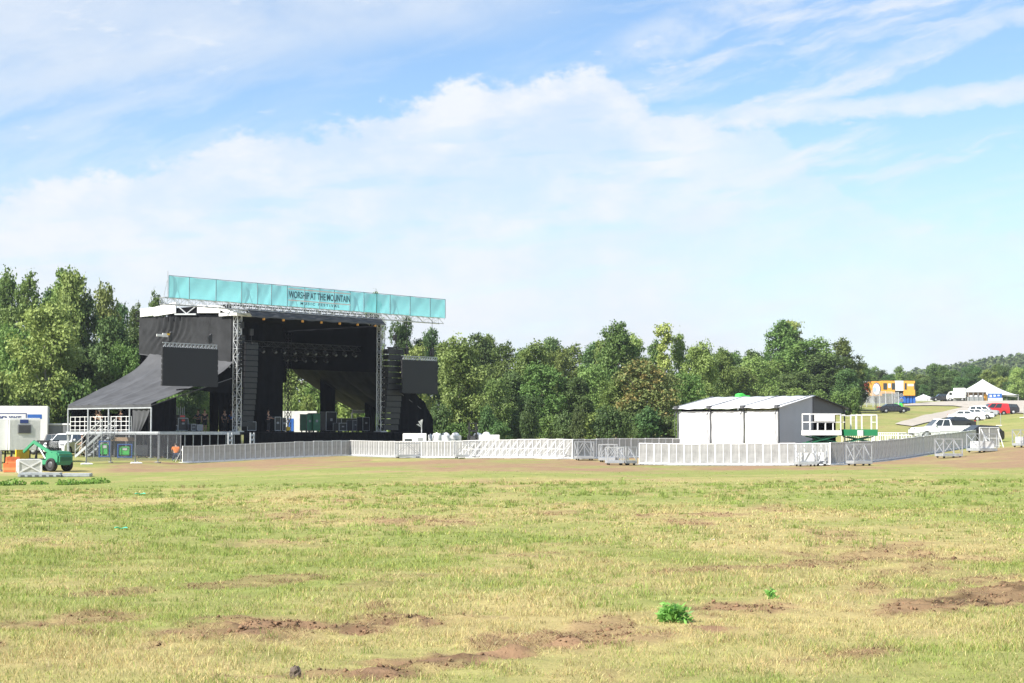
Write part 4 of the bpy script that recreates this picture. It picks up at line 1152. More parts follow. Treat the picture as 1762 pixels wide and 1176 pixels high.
def barrier_run(pts, label, group, side, first=0):
    pr = None
    for (pa, pb) in zip(pts, pts[1:]):
        a = Vector(pa[:2]); c = Vector(pb[:2]); L = (c - a).length; n = max(1, round(L / 1.0)); d = (c - a) / n; rz = math.atan2(d.y, d.x)
        for i in range(n):
            p = a + d * i; q = a + d * (i + 1); z0, z1 = g(p.x, p.y), g(q.x, q.y)
            if pr is None: pr = o = barrier_proto('crowd_barrier', label, group, side); o.location = (p.x, p.y, z0)
            else: o = dup(pr, (p.x, p.y, z0), label=label)
            jr = random.Random(i * 7 + int(p.x * 10)); o.rotation_euler = (jr.uniform(-.012, .012), -math.atan2(z1 - z0, d.length), rz + jr.uniform(-.018, .018)); o.scale = (d.length * .99, 1, 1 + jr.uniform(-.012, .012))
PA = gp(315, 125.3); PB = gp(603, 138); PC = gp(985, 106); PD = gp(1085, 109.5); PE = gp(1180, 112)
PFa = gp(1099, 100); PFb = gp(1427, 94); PG = gp(1678, 131)
barrier_run([PA, PB], 'silver crowd barrier section of the shaded straight run along the stage front', 'barrier run in front of the stage', 1)
PM = PB.lerp(PC, .6); PM.z = g(PM.x, PM.y)
barrier_run([PB, PM], 'silver crowd barrier section of the long sunlit run angling away from the stage', 'barrier run angling out from the stage', 1)
barrier_run([PM, PC], 'silver crowd barrier section with slanting braces toward the field, ending the long sunlit run', 'braced end of the angling barrier run', -1)
barrier_run([PC, PD, PE], 'silver crowd barrier section of the rear run leading up to the white tent', 'barrier run leading to the white tent', 1)
barrier_run([PFa, PFb], 'silver crowd barrier section of the sunlit run in front of the white tent', 'barrier run in front of the white tent', 1)
barrier_run([PFb, PG], 'silver crowd barrier section of the shaded run climbing the slope at the right', 'barrier run climbing the slope', 1)

# ------------------------------------------------------------------ barrier trolleys left about
def trolley(px, Y, rz, label, w=1.05, l=1.25, h=1.05, load=0, fm='grey'):
    p = gp(px, Y); t = thing('barrier_trolley', label, 'trolley', p, rz, 'barrier trolleys left on the field')
    b = MB(); b.span((-w / 2, -l / 2, .10), (w / 2, l / 2, .26)); b.build('tray', M[fm if fm == 'grey' and load == 0 else 'galv'], t, bevel=.01)
    b = MB()
    for x in (-w / 2 + .03, w / 2 - .03):
        for y in (-l / 2 + .03, l / 2 - .03): b.span((x - .024, y - .024, .262), (x + .024, y + .024, h))
    for y in (-l / 2 + .03, l / 2 - .03):
        b.bar((-w / 2, y, h + .015), (w / 2, y, h + .015), .05)
        b.bar((-w / 2 + .05, y, .30), (0, y, h - .05), .03); b.bar((w / 2 - .05, y, .30), (0, y, h - .05), .03)
    for x in (-w / 2 + .03, w / 2 - .03): b.bar((x, -l / 2 + .07, .30), (x, l / 2 - .07, h - .05), .03)
    b.build('frame', M[fm], t)
    b = MB()
    for x in (-w / 2 + .12, w / 2 - .12):
        for y in (-l / 2 + .15, l / 2 - .15): b.lathe([(.001, -.03), (.09, -.03), (.09, .03), (.001, .03)], (x, y, .09), 10, 'x')
    b.build('castor', M['tyre'], t)
    for k in range(load):
        y = -l / 2 + .16 + k * (l - .3) / max(1, load); MB().span((-w / 2 + .12, y, .27), (w / 2 - .12, y + .05, h * .62)).build('stowed_panel', M['white'], t, bevel=.01)
    return t
trolley(702, 126, .3, 'thin empty barrier trolley in front of the long sunlit run, nearer the stage corner', 1.7, .8, 1.05)
trolley(803, 117.5, .25, 'thin empty barrier trolley before the middle of the long sunlit run', 1.6, .8, 1.1)
trolley(1005, 104, .12, 'grey barrier trolley at the end of the long run, left of the pale ones', 1.05, 1.1, 1.08)
trolley(1046, 102, -.2, 'small open barrier trolley half hidden behind the nearest pale one', 1.0, 1.0, 1.0)
trolley(1057, 97.5, .1, 'pale open barrier trolley standing nearest, before the left end of the tent barriers', .95, .9, .95, 0, 'alu')
trolley(1079, 98, .5, 'leaning pale barrier trolley touching the left end of the tent barriers', .75, .9, 1.0, 0, 'alu')
trolley(1385, 92, .12, 'white barrier trolley against the right end of the tent barriers', 1.0, 1.0, 1.15, 2, 'alu')
trolley(1412, 92.6, -.3, 'narrow white barrier trolley at the barrier corner in front of the tent', .6, .8, 1.15, 1, 'alu')
trolley(1477, 92, .2, 'grey barrier trolley with jumbled parts in its tray before the shaded run', 1.05, 1.1, 1.12)
trolley(1631, 105, .25, 'open white barrier trolley standing free before the upper part of the shaded run', 1.3, 1.1, 1.12, 0, 'alu')
trolley(1688, 110, .35, 'barrier trolley loaded with white panels at the top end of the shaded run', 1.35, 1.4, 1.15, 6, 'galv')
trolley(1762, 113, .2, 'barrier trolley with a white tray cut by the right edge of the photo', 1.2, 1.2, 1.1, 5)
p = gp(1684, 119); bs = barrier_proto('crowd_barrier', 'bright white crowd barrier end section facing the field behind the loaded trolley', None, -1)
bs.location = p; bs.rotation_euler = (0, 0, .25); bs.scale = (1.5, 1, 1.25)
# steel pedestrian fences behind the lift
def bar_fence(pa, pb, label, group):
    a, c = Vector(pa), Vector(pb); n = max(1, round((c - a).length / 2.2)); pr = None
    for i in range(n):
        p = a.lerp(c, i / n); q = a.lerp(c, (i + 1) / n); L = (q - p).length * .97
        if pr is None:
            pr = o = thing('steel_fence', label, 'fence', p, 0, group)
            b = MB(); b.bar((0, 0, 1.1), (L, 0, 1.1), .045); b.bar((0, 0, .2), (L, 0, .2), .045); b.bar((0, 0, .02), (0, 0, 1.1), .045); b.bar((L, 0, .02), (L, 0, 1.1), .045); b.build('frame', M['white'], o)
            b = MB()
            for k in range(1, 15): b.bar((L * k / 15, 0, .22), (L * k / 15, 0, 1.08), .03)
            b.build('bars', M['white'], o); b = MB()
            for x in (.3, L - .3): b.bar((x, -.3, .02), (x, .3, .02), .05)
            b.build('feet', M['white'], o)
        else: o = dup(pr, p)
        o.location = p; o.rotation_euler = (0, 0, math.atan2(q.y - p.y, q.x - p.x))
bar_fence(gp(1448, 133), gp(1560, 131), 'white barred steel fence panel behind the green lift', 'white steel fences behind the green lift')
bar_fence(gp(1500, 126), gp(1570, 125), 'white barred steel fence panel nearest the shaded barriers, right of the green lift', 'white steel fences right of the green lift')
bar_fence(gp(1545, 130), gp(1650, 134), 'white barred steel fence panel standing before the white pickup truck', 'white steel fences before the pickup')

# ------------------------------------------------------------------ white mixing tent
FR = gp(1340, 107); FRz = FR.z
tent = thing('mixing_tent', 'large white gable tent with closed white side and shade-grey gable, behind the front barriers', 'tent', FR, PHI)
TL, TW = 7.45, 8.0            # along -y (toward the stage) and along x
EZ = 1.70 + 45.3 * 107 / F - FRz; RG = EZ + .72
def troof(sx):
    def fn(u, v):
        y = -.25 + (TL + .5) * u; x = TW / 2 - sx * (TW / 2 + .3) * v; z = RG - (RG - EZ + .05) * v - .07 * abs(math.sin(u * PI * 3)) * v
        return (x, y, z + .015 * math.sin(u * 50))
    return fn
MB().grid(troof(1), 48, 8).build('roof_sheet', M['white_vinyl'], tent, smooth=True, solid=.02)
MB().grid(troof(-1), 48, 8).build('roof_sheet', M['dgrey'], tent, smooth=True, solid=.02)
for k in range(3):
    y0, y1 = TL * k / 3, TL * (k + 1) / 3
    def wl(u, v, y0=y0, y1=y1): return (-.02 + .05 * math.sin(PI * u) * math.sin(PI * v) + .012 * math.sin(v * 17 + u * 3) + .01 * math.sin(u * 40), y0 + .03 + (y1 - y0 - .06) * u, .12 + (EZ - .38) * v)
    MB().grid(wl, 26, 16).build('wall_panel', M['white_vinyl'], tent, smooth=True)
def gb(u, v):
    x = .05 + (TW / 2 - .1) * u; top = EZ - .05 + (RG - EZ) * u * .98
    return (x, -.02 + .03 * math.sin(u * 9 + v * 2), .25 + (top - .25) * v)
MB().grid(gb, 24, 16).build('gable_panel', M['gable'], tent, smooth=True)
def gb2(u, v):
    x = TW / 2 + (TW / 2) * u; top = RG - (RG - EZ) * u; lo = EZ - .35 - .5 * (1 - u) ** 3
    return (x, .02, lo + (top - lo) * v)
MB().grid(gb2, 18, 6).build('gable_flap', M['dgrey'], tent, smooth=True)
MB().span((.3, TL - .06, .1), (TW - .3, TL - .02, EZ - .1)).build('rear_panel', M['black_fabric'], tent)  # rear panels coloured black to stand for the dim tent inside
MB().span((TW - .05, .6, .1), (TW, TL - .1, EZ - .1)).build('rear_panel', M['black_fabric'], tent)
for k in range(4):
    y = TL * k / 3
    b = MB(); z0 = -.1; b.tube((-.07, y, z0), (-.07, y, EZ - .02), .045, n=6); b.bar((-.07, y, EZ - .12), (-.35, y + .12, EZ - .5), .04); b.build('pole', M['dgrey'], tent)
    b = MB(); b.bar((-.28, y, EZ + .03), (TW / 2, y, RG + .03), .05); b.build('rafter', M['grey'], tent)
    b = MB(); b.box((-.22, y, EZ - .02), (.3, .28, .22)); b.build('corner_bracket', M['dgrey'], tent, bevel=.03)
    b = MB(); b.path([(-.12, y + .15, EZ - .3), (-.14, y + .22, EZ * .6), (-.1, y + .12, EZ * .35), (-.12, y + .1, .1)], .02); b.build('strap', M['dgrey'], tent)
for y, x in ((0, TW), (TL, TW), (0, TW / 2)):
    MB().tube((x, y - .05, -.1), (x, y - .05, EZ if x > 5 else RG - .05), .045, n=6).build('pole', M['dgrey'], tent)
tree_p = at(1283, 681, 122); pg = g(tree_p.x, tree_p.y)
t = thing('folded_canopy', 'bright green folded canopy top poking up behind the white tent roof', 'canopy', (tree_p.x, tree_p.y, pg), .3)
b = MB(); zz = at(1283, 682, 122).z - pg; b.prism([(-.5, 0, zz - .3), (.5, 0, zz - .3), (.35, 0, zz + .05), (.1, 0, zz + .02), (-.2, 0, zz + .22), (-.45, 0, zz + .15)], (0, .8, 0)); b.build('cloth', M['lime'], t, bevel=.04)
b = MB(); b.tube((-.4, .4, 0), (-.4, .4, zz), .04); b.tube((.4, .4, 0), (.4, .4, zz), .04); b.build('pole', M['grey'], t)

# ------------------------------------------------------------------ lifts beside the tent
def wheel(parent, c, r, w, m_rim='grey', axis='y', name='wheel'):
    o = MB().lathe([(r * .62, -w / 2), (r * .95, -w / 2), (r, -w * .3), (r, w * .3), (r * .95, w / 2), (r * .62, w / 2), (r * .62, -w / 2)], (0, 0, 0), 20, axis).build(name, M['tyre'], parent, loc=c, smooth=True)
    MB().lathe([(.001, -w * .42), (r * .25, -w * .44), (r * .6, -w * .36), (r * .6, w * .36), (r * .25, w * .44), (.001, w * .42)], (0, 0, 0), 16, axis).build('rim', M[m_rim], o, smooth=True)
    return o
def lift(pos, rz, label, L, Wd, deck, rail, basket_m, skirt_h, panel):
    t = thing('scissor_lift', label, 'lift', pos, rz, 'green lifts beside the white tent')
    b = MB(); b.span((-L / 2, -Wd / 2, .28), (L / 2, Wd / 2, max(.72, deck - .42))); b.span((-L * .32, -Wd / 2 - .03, .32), (-L * .08, -Wd / 2 - .003, .66)); b.build('chassis', M['green_dark'], t, bevel=.03)
    for x in (-L * .36, L * .36):
        for y in (-Wd / 2 + .02, Wd / 2 - .02): wheel(t, (x, y, .26), .27, .22, 'green')
    b = MB(); nst = 1; hh = .36; zs0 = max(.74, deck - .40)
    for k in range(nst):
        for y in (-Wd / 2 + .12, Wd / 2 - .12):
            z = zs0; b.bar((-L * .4, y, z), (L * .4, y, z + hh), .07); b.bar((L * .4, y + .09, z), (-L * .4, y + .09, z + hh), .07)
    b.build('scissor_arm', M['green_dark'], t)
    b = MB(); b.span((-L / 2 - .05, -Wd / 2, deck), (L / 2 + .05, Wd / 2, deck + skirt_h)); b.build('platform', M[basket_m], t, bevel=.015)
    b = MB(); z0, z1 = deck + skirt_h + .003, deck + skirt_h + rail
    xs = [-L / 2, -L / 2 + .06] and [-L / 2 + (L) * i / 4 for i in range(5)]
    for y in (-Wd / 2 + .04, Wd / 2 - .04):
        b.bar((-L / 2, y, z1), (L / 2, y, z1), .06); b.bar((-L / 2, y, (z0 + z1) / 2), (L / 2, y, (z0 + z1) / 2), .045)
        for x in xs: b.bar((x, y, z0), (x, y, z1), .05)
    if not panel:
        b = MB()
        for y in (-Wd / 2 + .04, Wd / 2 - .04):
            b.bar((-L * .15, y, z1), (L / 2, y, z1), .07); b.bar((-L / 2, y, z1 - .05), (-L * .15, y, z1 - .05), .035)
            for x in (-L * .15, L * .03, L / 2): b.bar((x, y, z0), (x, y, z1), .07)
    for x in (-L / 2, L / 2): b.bar((x, -Wd / 2 + .04, z1), (x, Wd / 2 - .04, z1), .06); b.bar((x, -Wd / 2 + .04, (z0 + z1) / 2), (x, Wd / 2 - .04, (z0 + z1) / 2), .045)
    b.build('guard_rail', M['white'], t)
    if panel:
        MB().span((-L * .36, -Wd / 2 - .03, (z0 + z1) / 2 + .03), (L * .30, -Wd / 2 + .005, z1 - .04)).build('rail_panel', M['white'], t, bevel=.01)
    return t
p = gp(1413, 102.5); lz = p.z
lift(p, R(14), 'green scissor lift with a white boxed platform standing before the open tent gable', 1.95, 1.15, 1.70 - 6 * 102.5 / F - lz + .05, .95, 'white', .30, True)
p = gp(1476, 112)
lf2 = lift(p, R(6), 'low green scissor lift with white end rails, right of the white boxed one', 2.1, 1.2, 1.70 - 6 * 112 / F - p.z + .02, .92, 'green', .42, False)
MB().span((-.25, -.66, 1.70 - 3 * 112 / F - p.z - .08), (.12, -.605, 1.70 + 5 * 112 / F - p.z - .02)).build('label_plate', M['concrete'], lf2)
p = gp(1505, 118); fb = thing('flat_trailer', 'low white flatbed trailer right of the green lifts', 'trailer', p, R(8))
b = MB(); b.span((-1.6, -.7, .62), (1.3, .7, .76)); b.bar((1.3, 0, .68), (2.1, 0, .62), .1); b.build('bed', M['white'], fb, bevel=.01)
for y in (-.6, .6): wheel(fb, (-.5, y, .3), .3, .2, 'white')
MB().span((.85, -.69, .78), (1.25, -.2, 1.05)).build('toolbox', M['dgrey'], fb, bevel=.02)

# ------------------------------------------------------------------ things behind the barrier between stage and tent
def trailer_roof(px, Y, rz, L, Wd, H, label, vents):
    p = gp(px, Y); t = thing('service_trailer', label, 'trailer', p, rz, 'white service trailers behind the barriers')
    MB().span((-L / 2, -Wd / 2, .45), (L / 2, Wd / 2, H)).build('body', M['white'], t, bevel=.04)
    for x in vents: MB().ball((x, 0, H), .34, (1, 1, .75), 12, 6).build('roof_vent', M['white'], t, smooth=True)
    MB().span((-L * .42, -Wd / 2 - .02, H - .9), (-L * .12, -Wd / 2 - .003, H - .45)).build('window', M['glass'], t); MB().span((L * .12, -Wd / 2 - .02, .6), (L * .34, -Wd / 2 - .003, H - .35)).build('door', M['grey'], t)
    for y in (-Wd / 2 + .1, Wd / 2 - .1): wheel(t, (0, y, .34), .34, .2, 'white')
    return t
def topz(px, py, Y): return at(px, py, Y).z - gp(px, Y).z
trailer_roof(714, 143, .05, 1.95, 1.8, topz(714, 746, 143), 'small white cabin close to the right end of the stage, nearest the barrier corner', ())
trailer_roof(774, 150, .04, 2.0, 1.8, topz(774, 749.5, 150), 'white service trailer with two roof domes, left of the dark stack', (-.35, .5))
trailer_roof(842, 150, .04, 1.75, 1.8, topz(842, 748.5, 150), 'white service trailer with one roof dome, right of the dark stack', (-.25,))
def tank(px, Y, py, r, label):
    p = gp(px, Y); h = topz(px, py, Y); t = thing('water_tank', label, 'tank', p, 0, 'white tanks behind the barriers')
    MB().lathe([(.001, 0), (r, 0), (r, h * .72), (r * .97, h * .86), (r * .8, h * .95), (.001, h * .97)], n=18).build('shell', M['white'], t, smooth=True); MB().lathe([(.001, h * .94), (r * .22, h * .94), (r * .22, h), (.001, h)], n=12).build('lid', M['cloth_white'], t)
    for k in (.2, .4, .6): MB().lathe([(r + .001, h * k), (r + .02, h * k + .02), (r + .001, h * k + .04)], n=18).build('rib', M['white'], t)
tank(752, 146, 744.5, .40, 'round white water tank left of the two-domed trailer'); tank(822, 151, 744.5, .38, 'round white water tank between the dark stack and the one-domed trailer')
tank(741, 147, 747, .22, 'small white drum beside the round water tank')
p = gp(814, 145); h = topz(814, 727.5, 145); t = thing('forklift_mast', 'dark twin-column forklift rising above the barrier between two white trailers', 'forklift', p, .1)
b = MB()
for x in (-.32, .28):
    b.span((x - .06, -.08, .1), (x + .06, .08, h)); b.span((x - .13, -.12, h * .5), (x + .13, .12, h * .62)); b.span((x - .12, -.11, h * .78), (x + .12, .11, h * .86))
b.span((-.3, -.05, h * .7), (.3, .05, h * .76)); b.span((-.3, -.05, h - .1), (.3, .05, h - .02)); b.build('mast', M['black_metal'], t)
b = MB(); b.span((-.5, .14, .3), (.5, 1.7, .95)); b.span((-.45, .5, .952), (.45, .58, 1.45)); b.build('body', M['dgrey'], t, bevel=.05)
for x in (-.42, .42):
    for y in (.4, 1.4): wheel(t, (x, y, .28), .28, .2, 'grey', 'x')
p = gp(726, 145); t = thing('satellite_dish', 'white fan-shaped dish on a thin post beside the right end of the stage', 'dish', p, .4); h = topz(726, 736, 145)
b = MB()
for k, (dx, dz) in enumerate(((-.42, .25), (-.25, .5), (-.05, .62))): b.prism([(0, 0, h), (dx - .09, -.1, h + dz), (dx + .09, -.12, h + dz + .05)], (0, .03, 0))
b.build('dish', M['white'], t)
MB().tube((0, .05, 0), (0, .05, h + .5), .04).build('post', M['white'], t)
# trailer seen through the stage
p = gp(508, 168); t = thing('box_trailer', 'white box trailer parked behind the stage, seen through the open stage back', 'trailer', p, .1); h = topz(508, 708, 168)
MB().span((-2.1, -1.2, .9), (2.1, 1.2, h)).build('box', M['concrete'], t, bevel=.03); MB().span((-.7, -1.23, h * .45), (-.1, -1.203, h * .8)).build('blue_mark', M['blue'], t)  # box coloured greyer than white to carry its shade
for x in (-1.2, 1.2):
    for y in (-1.0, 1.0): wheel(t, (x, y, .45), .45, .25)

# ------------------------------------------------------------------ people
def skinned(name, V_, E_, m, parent=None, lev=2):
    """V_: {key: (x, y, z, rx, ry)}; one smooth surface grown on the joint graph"""
    ks = list(V_); me = bpy.data.meshes.new('tmp'); me.from_pydata([V_[k][:3] for k in ks], [(ks.index(a), ks.index(c)) for a, c in E_], [])
    o = bpy.data.objects.new('tmp', me); COL.objects.link(o)
    sk = o.modifiers.new('skin', 'SKIN'); sk.use_smooth_shade = True; sk.branch_smoothing = .4
    sv = me.skin_vertices
    lay = sv[0] if len(sv) else None
    if lay is None:
        bm = bmesh.new(); bm.from_mesh(me); bm.verts.layers.skin.verify(); bm.to_mesh(me); bm.free(); lay = me.skin_vertices[0]
    for i, k in enumerate(ks): lay.data[i].radius = V_[k][3:5]; lay.data[i].use_root = (i == 0)
    ss = o.modifiers.new('sub', 'SUBSURF'); ss.levels = lev; ss.render_levels = lev
    dg = bpy.context.evaluated_depsgraph_get(); dg.update()
    out = bpy.data.meshes.new_from_object(o.evaluated_get(dg))
    bpy.data.objects.remove(o); bpy.data.meshes.remove(me)
    out.materials.clear(); out.materials.append(m); out.name = name
    out.polygons.foreach_set('use_smooth', [True] * len(out.polygons))
    ob = bpy.data.objects.new(name, out); COL.objects.link(ob); ob.parent = parent
    return ob
STAND = dict(pelvis=(0, 0, .95, .15, .11), waist=(0, 0, 1.10, .135, .10), chest=(0, .01, 1.30, .165, .115), neck=(0, .0, 1.48, .055, .06), chin=(0, -.02, 1.57, .068, .075), head=(0, -.01, 1.66, .082, .098), crown=(0, 0, 1.72, .055, .06))
for s_, n_ in ((-1, 'l'), (1, 'r')):
    STAND.update({'sh' + n_: (s_ * .18, .01, 1.40, .065, .065), 'el' + n_: (s_ * .25, .04, 1.13, .045, .045), 'wr' + n_: (s_ * .26, -.06, .90, .03, .03), 'ha' + n_: (s_ * .26, -.10, .82, .038, .02),
                  'hip' + n_: (s_ * .09, 0, .90, .095, .10), 'kn' + n_: (s_ * .10, -.02, .50, .062, .065), 'an' + n_: (s_ * .10, .02, .09, .042, .045), 'toe' + n_: (s_ * .11, -.14, .035, .04, .03)})
BODY_E = [('pelvis', 'waist'), ('waist', 'chest'), ('chest', 'neck'), ('neck', 'chin'), ('chin', 'head'), ('head', 'crown')]
for n_ in 'lr': BODY_E += [('chest', 'sh' + n_), ('sh' + n_, 'el' + n_), ('el' + n_, 'wr' + n_), ('wr' + n_, 'ha' + n_), ('pelvis', 'hip' + n_), ('hip' + n_, 'kn' + n_), ('kn' + n_, 'an' + n_), ('an' + n_, 'toe' + n_)]
def person(pos, rz, label, shirt, legs, hair='hair', cap=None, pose=None, shorts=False, scale=1.0, shoes='cloth_black', group=None):
    J = dict(STAND); J.update(pose or {})
    t = thing('person', label, 'person', pos, rz, group); t.scale = (scale,) * 3
    body = skinned('body', J, BODY_E, M['skin'], t)
    b = MB()
    hd = Vector(J['head'][:3])
    for n_ in 'lr':
        w, h = Vector(J['wr' + n_][:3]), Vector(J['ha' + n_][:3]); d = (h - w).normalized(); sd = d.cross(Vector((0, 1, 0.2))).normalized()
        for k in range(4):
            p = h + sd * ((k - 1.5) * .018) + d * .02; ln = (.060, .072, .068, .052)[k]; q = p + d * ln * .55 + Vector((0, -.008, 0)); r_ = q + d * ln * .45 + Vector((0, -.022, 0))
            b.tube(p, q, .009, .008, 6); b.tube(q, r_, .008, .006, 6)
        p = w.lerp(h, .6) + Vector((0, -.02, 0)); b.tube(p, p + d * .05 + Vector((0, -.035, 0)), .011, .008, 6)
    b.ball(hd + Vector((0, -.105, -.01)), .016, (.8, 1, 1.4), 6, 4)
    me = body.data; bm = bmesh.new(); bm.from_mesh(me); vs = [bm.verts.new(v) for v in b.v]
    for f in b.f: bm.faces.new([vs[i] for i in f])
    bm.to_mesh(me); bm.free()
    def grow(keys, dr): return {k: (*J[k][:3], J[k][3] + dr, J[k][4] + dr) for k in keys}
    up = grow(['waist', 'pelvis', 'chest', 'shl', 'shr', 'ell', 'elr'], .016)
    for n_ in 'lr':
        a, c = Vector(J['sh' + n_][:3]), Vector(J['el' + n_][:3]); m_ = a.lerp(c, .8); up['el' + n_] = (*m_, J['el' + n_][3] + .02, J['el' + n_][4] + .02)
    pe = Vector(J['pelvis'][:3]); wa = Vector(J['waist'][:3]); up['pelvis'] = (*wa.lerp(pe, .7), .158, .122)
    skinned('shirt', up, [('waist', 'pelvis'), ('waist', 'chest'), ('chest', 'shl'), ('chest', 'shr'), ('shl', 'ell'), ('shr', 'elr')], M[shirt], t)
    tr = grow(['pelvis', 'hipl', 'hipr', 'knl', 'knr'], .014); E = [('pelvis', 'hipl'), ('pelvis', 'hipr'), ('hipl', 'knl'), ('hipr', 'knr')]
    if not shorts:
        for n_ in 'lr':
            a, c = Vector(J['kn' + n_][:3]), Vector(J['an' + n_][:3]); tr['an' + n_] = (*a.lerp(c, .92), .055, .06); E.append(('kn' + n_, 'an' + n_))
    skinned('trousers', tr, E, M[legs], t)
    for n_ in 'lr':
        a, c = Vector(J['an' + n_][:3]), Vector(J['toe' + n_][:3]); h_ = a + Vector((0, .04, -.04))
        skinned('shoe', {'a': (*a, .05, .055), 'h': (*a.lerp(c, .35), .05, .05), 't': (*c, .045, .036)}, [('a', 'h'), ('h', 't')], M[shoes], t, 1)
    c = hd + Vector((0, .012, .03)); MB().ball(c, .105, (.92, 1.06, .86), 12, 8).build('hair', M[hair], t, smooth=True)
    if cap:
        b = MB(); b.lathe([(.118, -.005), (.112, .05), (.075, .10), (.001, .118)], tuple(c), 14); b.span((c.x - .08, c.y - .20, c.z - .008), (c.x + .08, c.y - .08, c.z + .006)); b.build('cap', M[cap], t, smooth=True)
    return t
crouch = dict(pelvis=(0, .05, .50, .16, .13), waist=(0, -.02, .66, .15, .115), chest=(0, -.14, .88, .18, .13), neck=(0, -.26, 1.02, .055, .06), chin=(0, -.35, 1.05, .068, .075), head=(0, -.40, 1.10, .082, .098), crown=(0, -.42, 1.16, .055, .06),
              hipl=(-.10, .03, .46, .10, .10), hipr=(.10, .03, .46, .10, .10), knl=(-.20, -.32, .46, .065, .068), knr=(.18, -.14, .10, .065, .068), anl=(-.16, -.12, .10, .045, .045), anr=(.14, .28, .09, .045, .045), toel=(-.17, -.28, .035, .04, .03), toer=(.14, .38, .05, .04, .03),
              shl=(-.20, -.16, .95, .07, .07), shr=(.20, -.16, .95, .07, .07), ell=(-.25, -.36, .74, .048, .048), elr=(.25, -.36, .72, .048, .048), wrl=(-.14, -.52, .56, .032, .032), wrr=(.12, -.52, .52, .032, .032), hal=(-.11, -.56, .48, .04, .02), har=(.09, -.56, .44, .04, .02))
p = gp(304, 126.5); person(p, PI + .25, 'person in an orange work shirt crouching at the shaded barriers', 'hivis', 'cloth_navy', pose=crouch, shoes='lime', scale=1.08)
walk = dict(knl=(-.10, -.16, .50, .062, .065), anl=(-.10, -.12, .09, .042, .045), toel=(-.11, -.28, .035, .04, .03), knr=(.10, .05, .50, .062, .065), anr=(.10, .26, .12, .042, .045), toer=(.11, .14, .05, .04, .03), elr=(.26, -.06, 1.14, .045, .045), wrr=(.25, -.24, 1.0, .03, .03), har=(.24, -.31, .97, .038, .02))
p = gp(143, 133.5); person(p, -1.2, 'person in black top and white cap walking on the ground beside the metal stairs', 'cloth_black', 'cloth_tan', cap='cloth_white', pose=walk)
lean = dict(ell=(-.26, -.16, 1.14, .045, .045), wrl=(-.16, -.34, 1.10, .03, .03), hal=(-.13, -.41, 1.08, .038, .02), elr=(.26, -.16, 1.14, .045, .045), wrr=(.16, -.34, 1.10, .03, .03), har=(.13, -.41, 1.08, .038, .02))
def on_deck(px, n_or_u, side=True, py=745):
    q = su(px, py, n_or_u) if side else sn(px, py, n_or_u)
    w = glob(q.x, q.y, DK); return w
def deckp(u, n): return glob(u, n, DK)
q = su(166, 720, -WING + .9); person(deckp(q.x, q.y), .4, 'bare-headed person in black standing tall behind the balcony rail of the left lean-to', 'cloth_black', 'cloth_black', pose=lean)
q = su(171.5, 720, -WING + .55); person(deckp(q.x, q.y), .1, 'person in a white cap and tan top at the balcony rail', 'cloth_tan', 'cloth_black', cap='cloth_white', pose=lean, scale=.95)
q = su(208, 720, -WING + .8); person(deckp(q.x, q.y), -.5, 'person in a white head covering at the balcony\'s right end', 'dgrey', 'cloth_black', cap='cloth_white', pose=lean, scale=.97)
q = su(129, 720, -WING + 1.0); person(deckp(q.x, q.y), .8, 'blond person in dark clothes at the far left corner of the balcony', 'cloth_navy', 'cloth_black', hair='blond', scale=.92)
for px, n, lb, sh, lg_, cp, rz in ((352, 2.2, 'person in black shirt and shorts standing on the stage wing under the left screen', 'cloth_black', 'cloth_black', None, .3), (341, 3.2, 'person in a dark blue top bending near the stacked gear under the left screen', 'cloth_navy', 'cloth_black', None, -.6),
                               (386, 2.6, 'person in black standing on the deck just left of the left truss tower', 'cloth_black', 'cloth_black', None, .9), (398, 3.4, 'person in a bright blue shirt right beside the left truss tower', 'blue', 'cloth_black', None, -.4),
                               (461, 1.2, 'person in black working at the middle of the stage before the tall black drape', 'cloth_black', 'cloth_black', None, 1.2)):
    q = sn(px, 740, n); person(deckp(q.x, n), rz, lb, sh, lg_, cap=cp, shorts=(px == 352), pose=lean if px in (341, 461) else None)

# ------------------------------------------------------------------ balcony rail, stairs, gear on the stage
rail = thing('balcony_rail', 'white metal balcony railing along the deck edge of the left lean-to', 'railing', glob(-WING + .12, 0, DK), PHI)
y0 = su(227, 730, -WING + .12).y; y1 = 10.1
for i in range(3):
    a = y0 + (y1 - y0) * i / 3 + .06; c = y0 + (y1 - y0) * (i + 1) / 3 - .06; b = MB()
    for z in (.16, .48, .80, 1.16): b.bar((0, a, z), (0, c, z), .034)
    for k in range(5): y = a + (c - a) * k / 4; b.bar((0, y, 0.002), (0, y, 1.19), .045)
    b.build('rail_panel', M['white'], rail)
st = thing('metal_stairs', 'silver metal stairs with handrails climbing to the left lean-to deck', 'stairs', T0, PHI)
ya, yb = su(185, 748, -WING - 1.0).y, su(139, 783, -WING - 1.0).y; nst = 9
xa, xb = -WING - 1.5, -WING - .35
zb_ = lg(xa, yb)
for x in (xa, xb):
    b = MB(); b.bar((x, ya, DK - .05), (x, yb, zb_ + .05), .06, .20); b.build('stringer', M['galv'], st)
    b = MB(); b.bar((x, ya, DK + .95), (x, yb, zb_ + 1.0), .05); b.bar((x, ya, DK + .5), (x, yb, zb_ + .52), .04)
    for k in range(5):
        f = k / 4; y = ya + (yb - ya) * f; z = DK + (zb_ - DK) * f; b.bar((x, y, z), (x, y, z + .98), .045)
    b.build('handrail', M['alu'], st)
for k in range(nst):
    f = (k + .5) / nst; y = ya + (yb - ya) * f; z = DK + (zb_ - DK) * f; MB().span((xa + .04, y - .15, z - .03), (xb - .04, y + .15, z + .02)).build('tread', M['alu'], st)
b = MB()
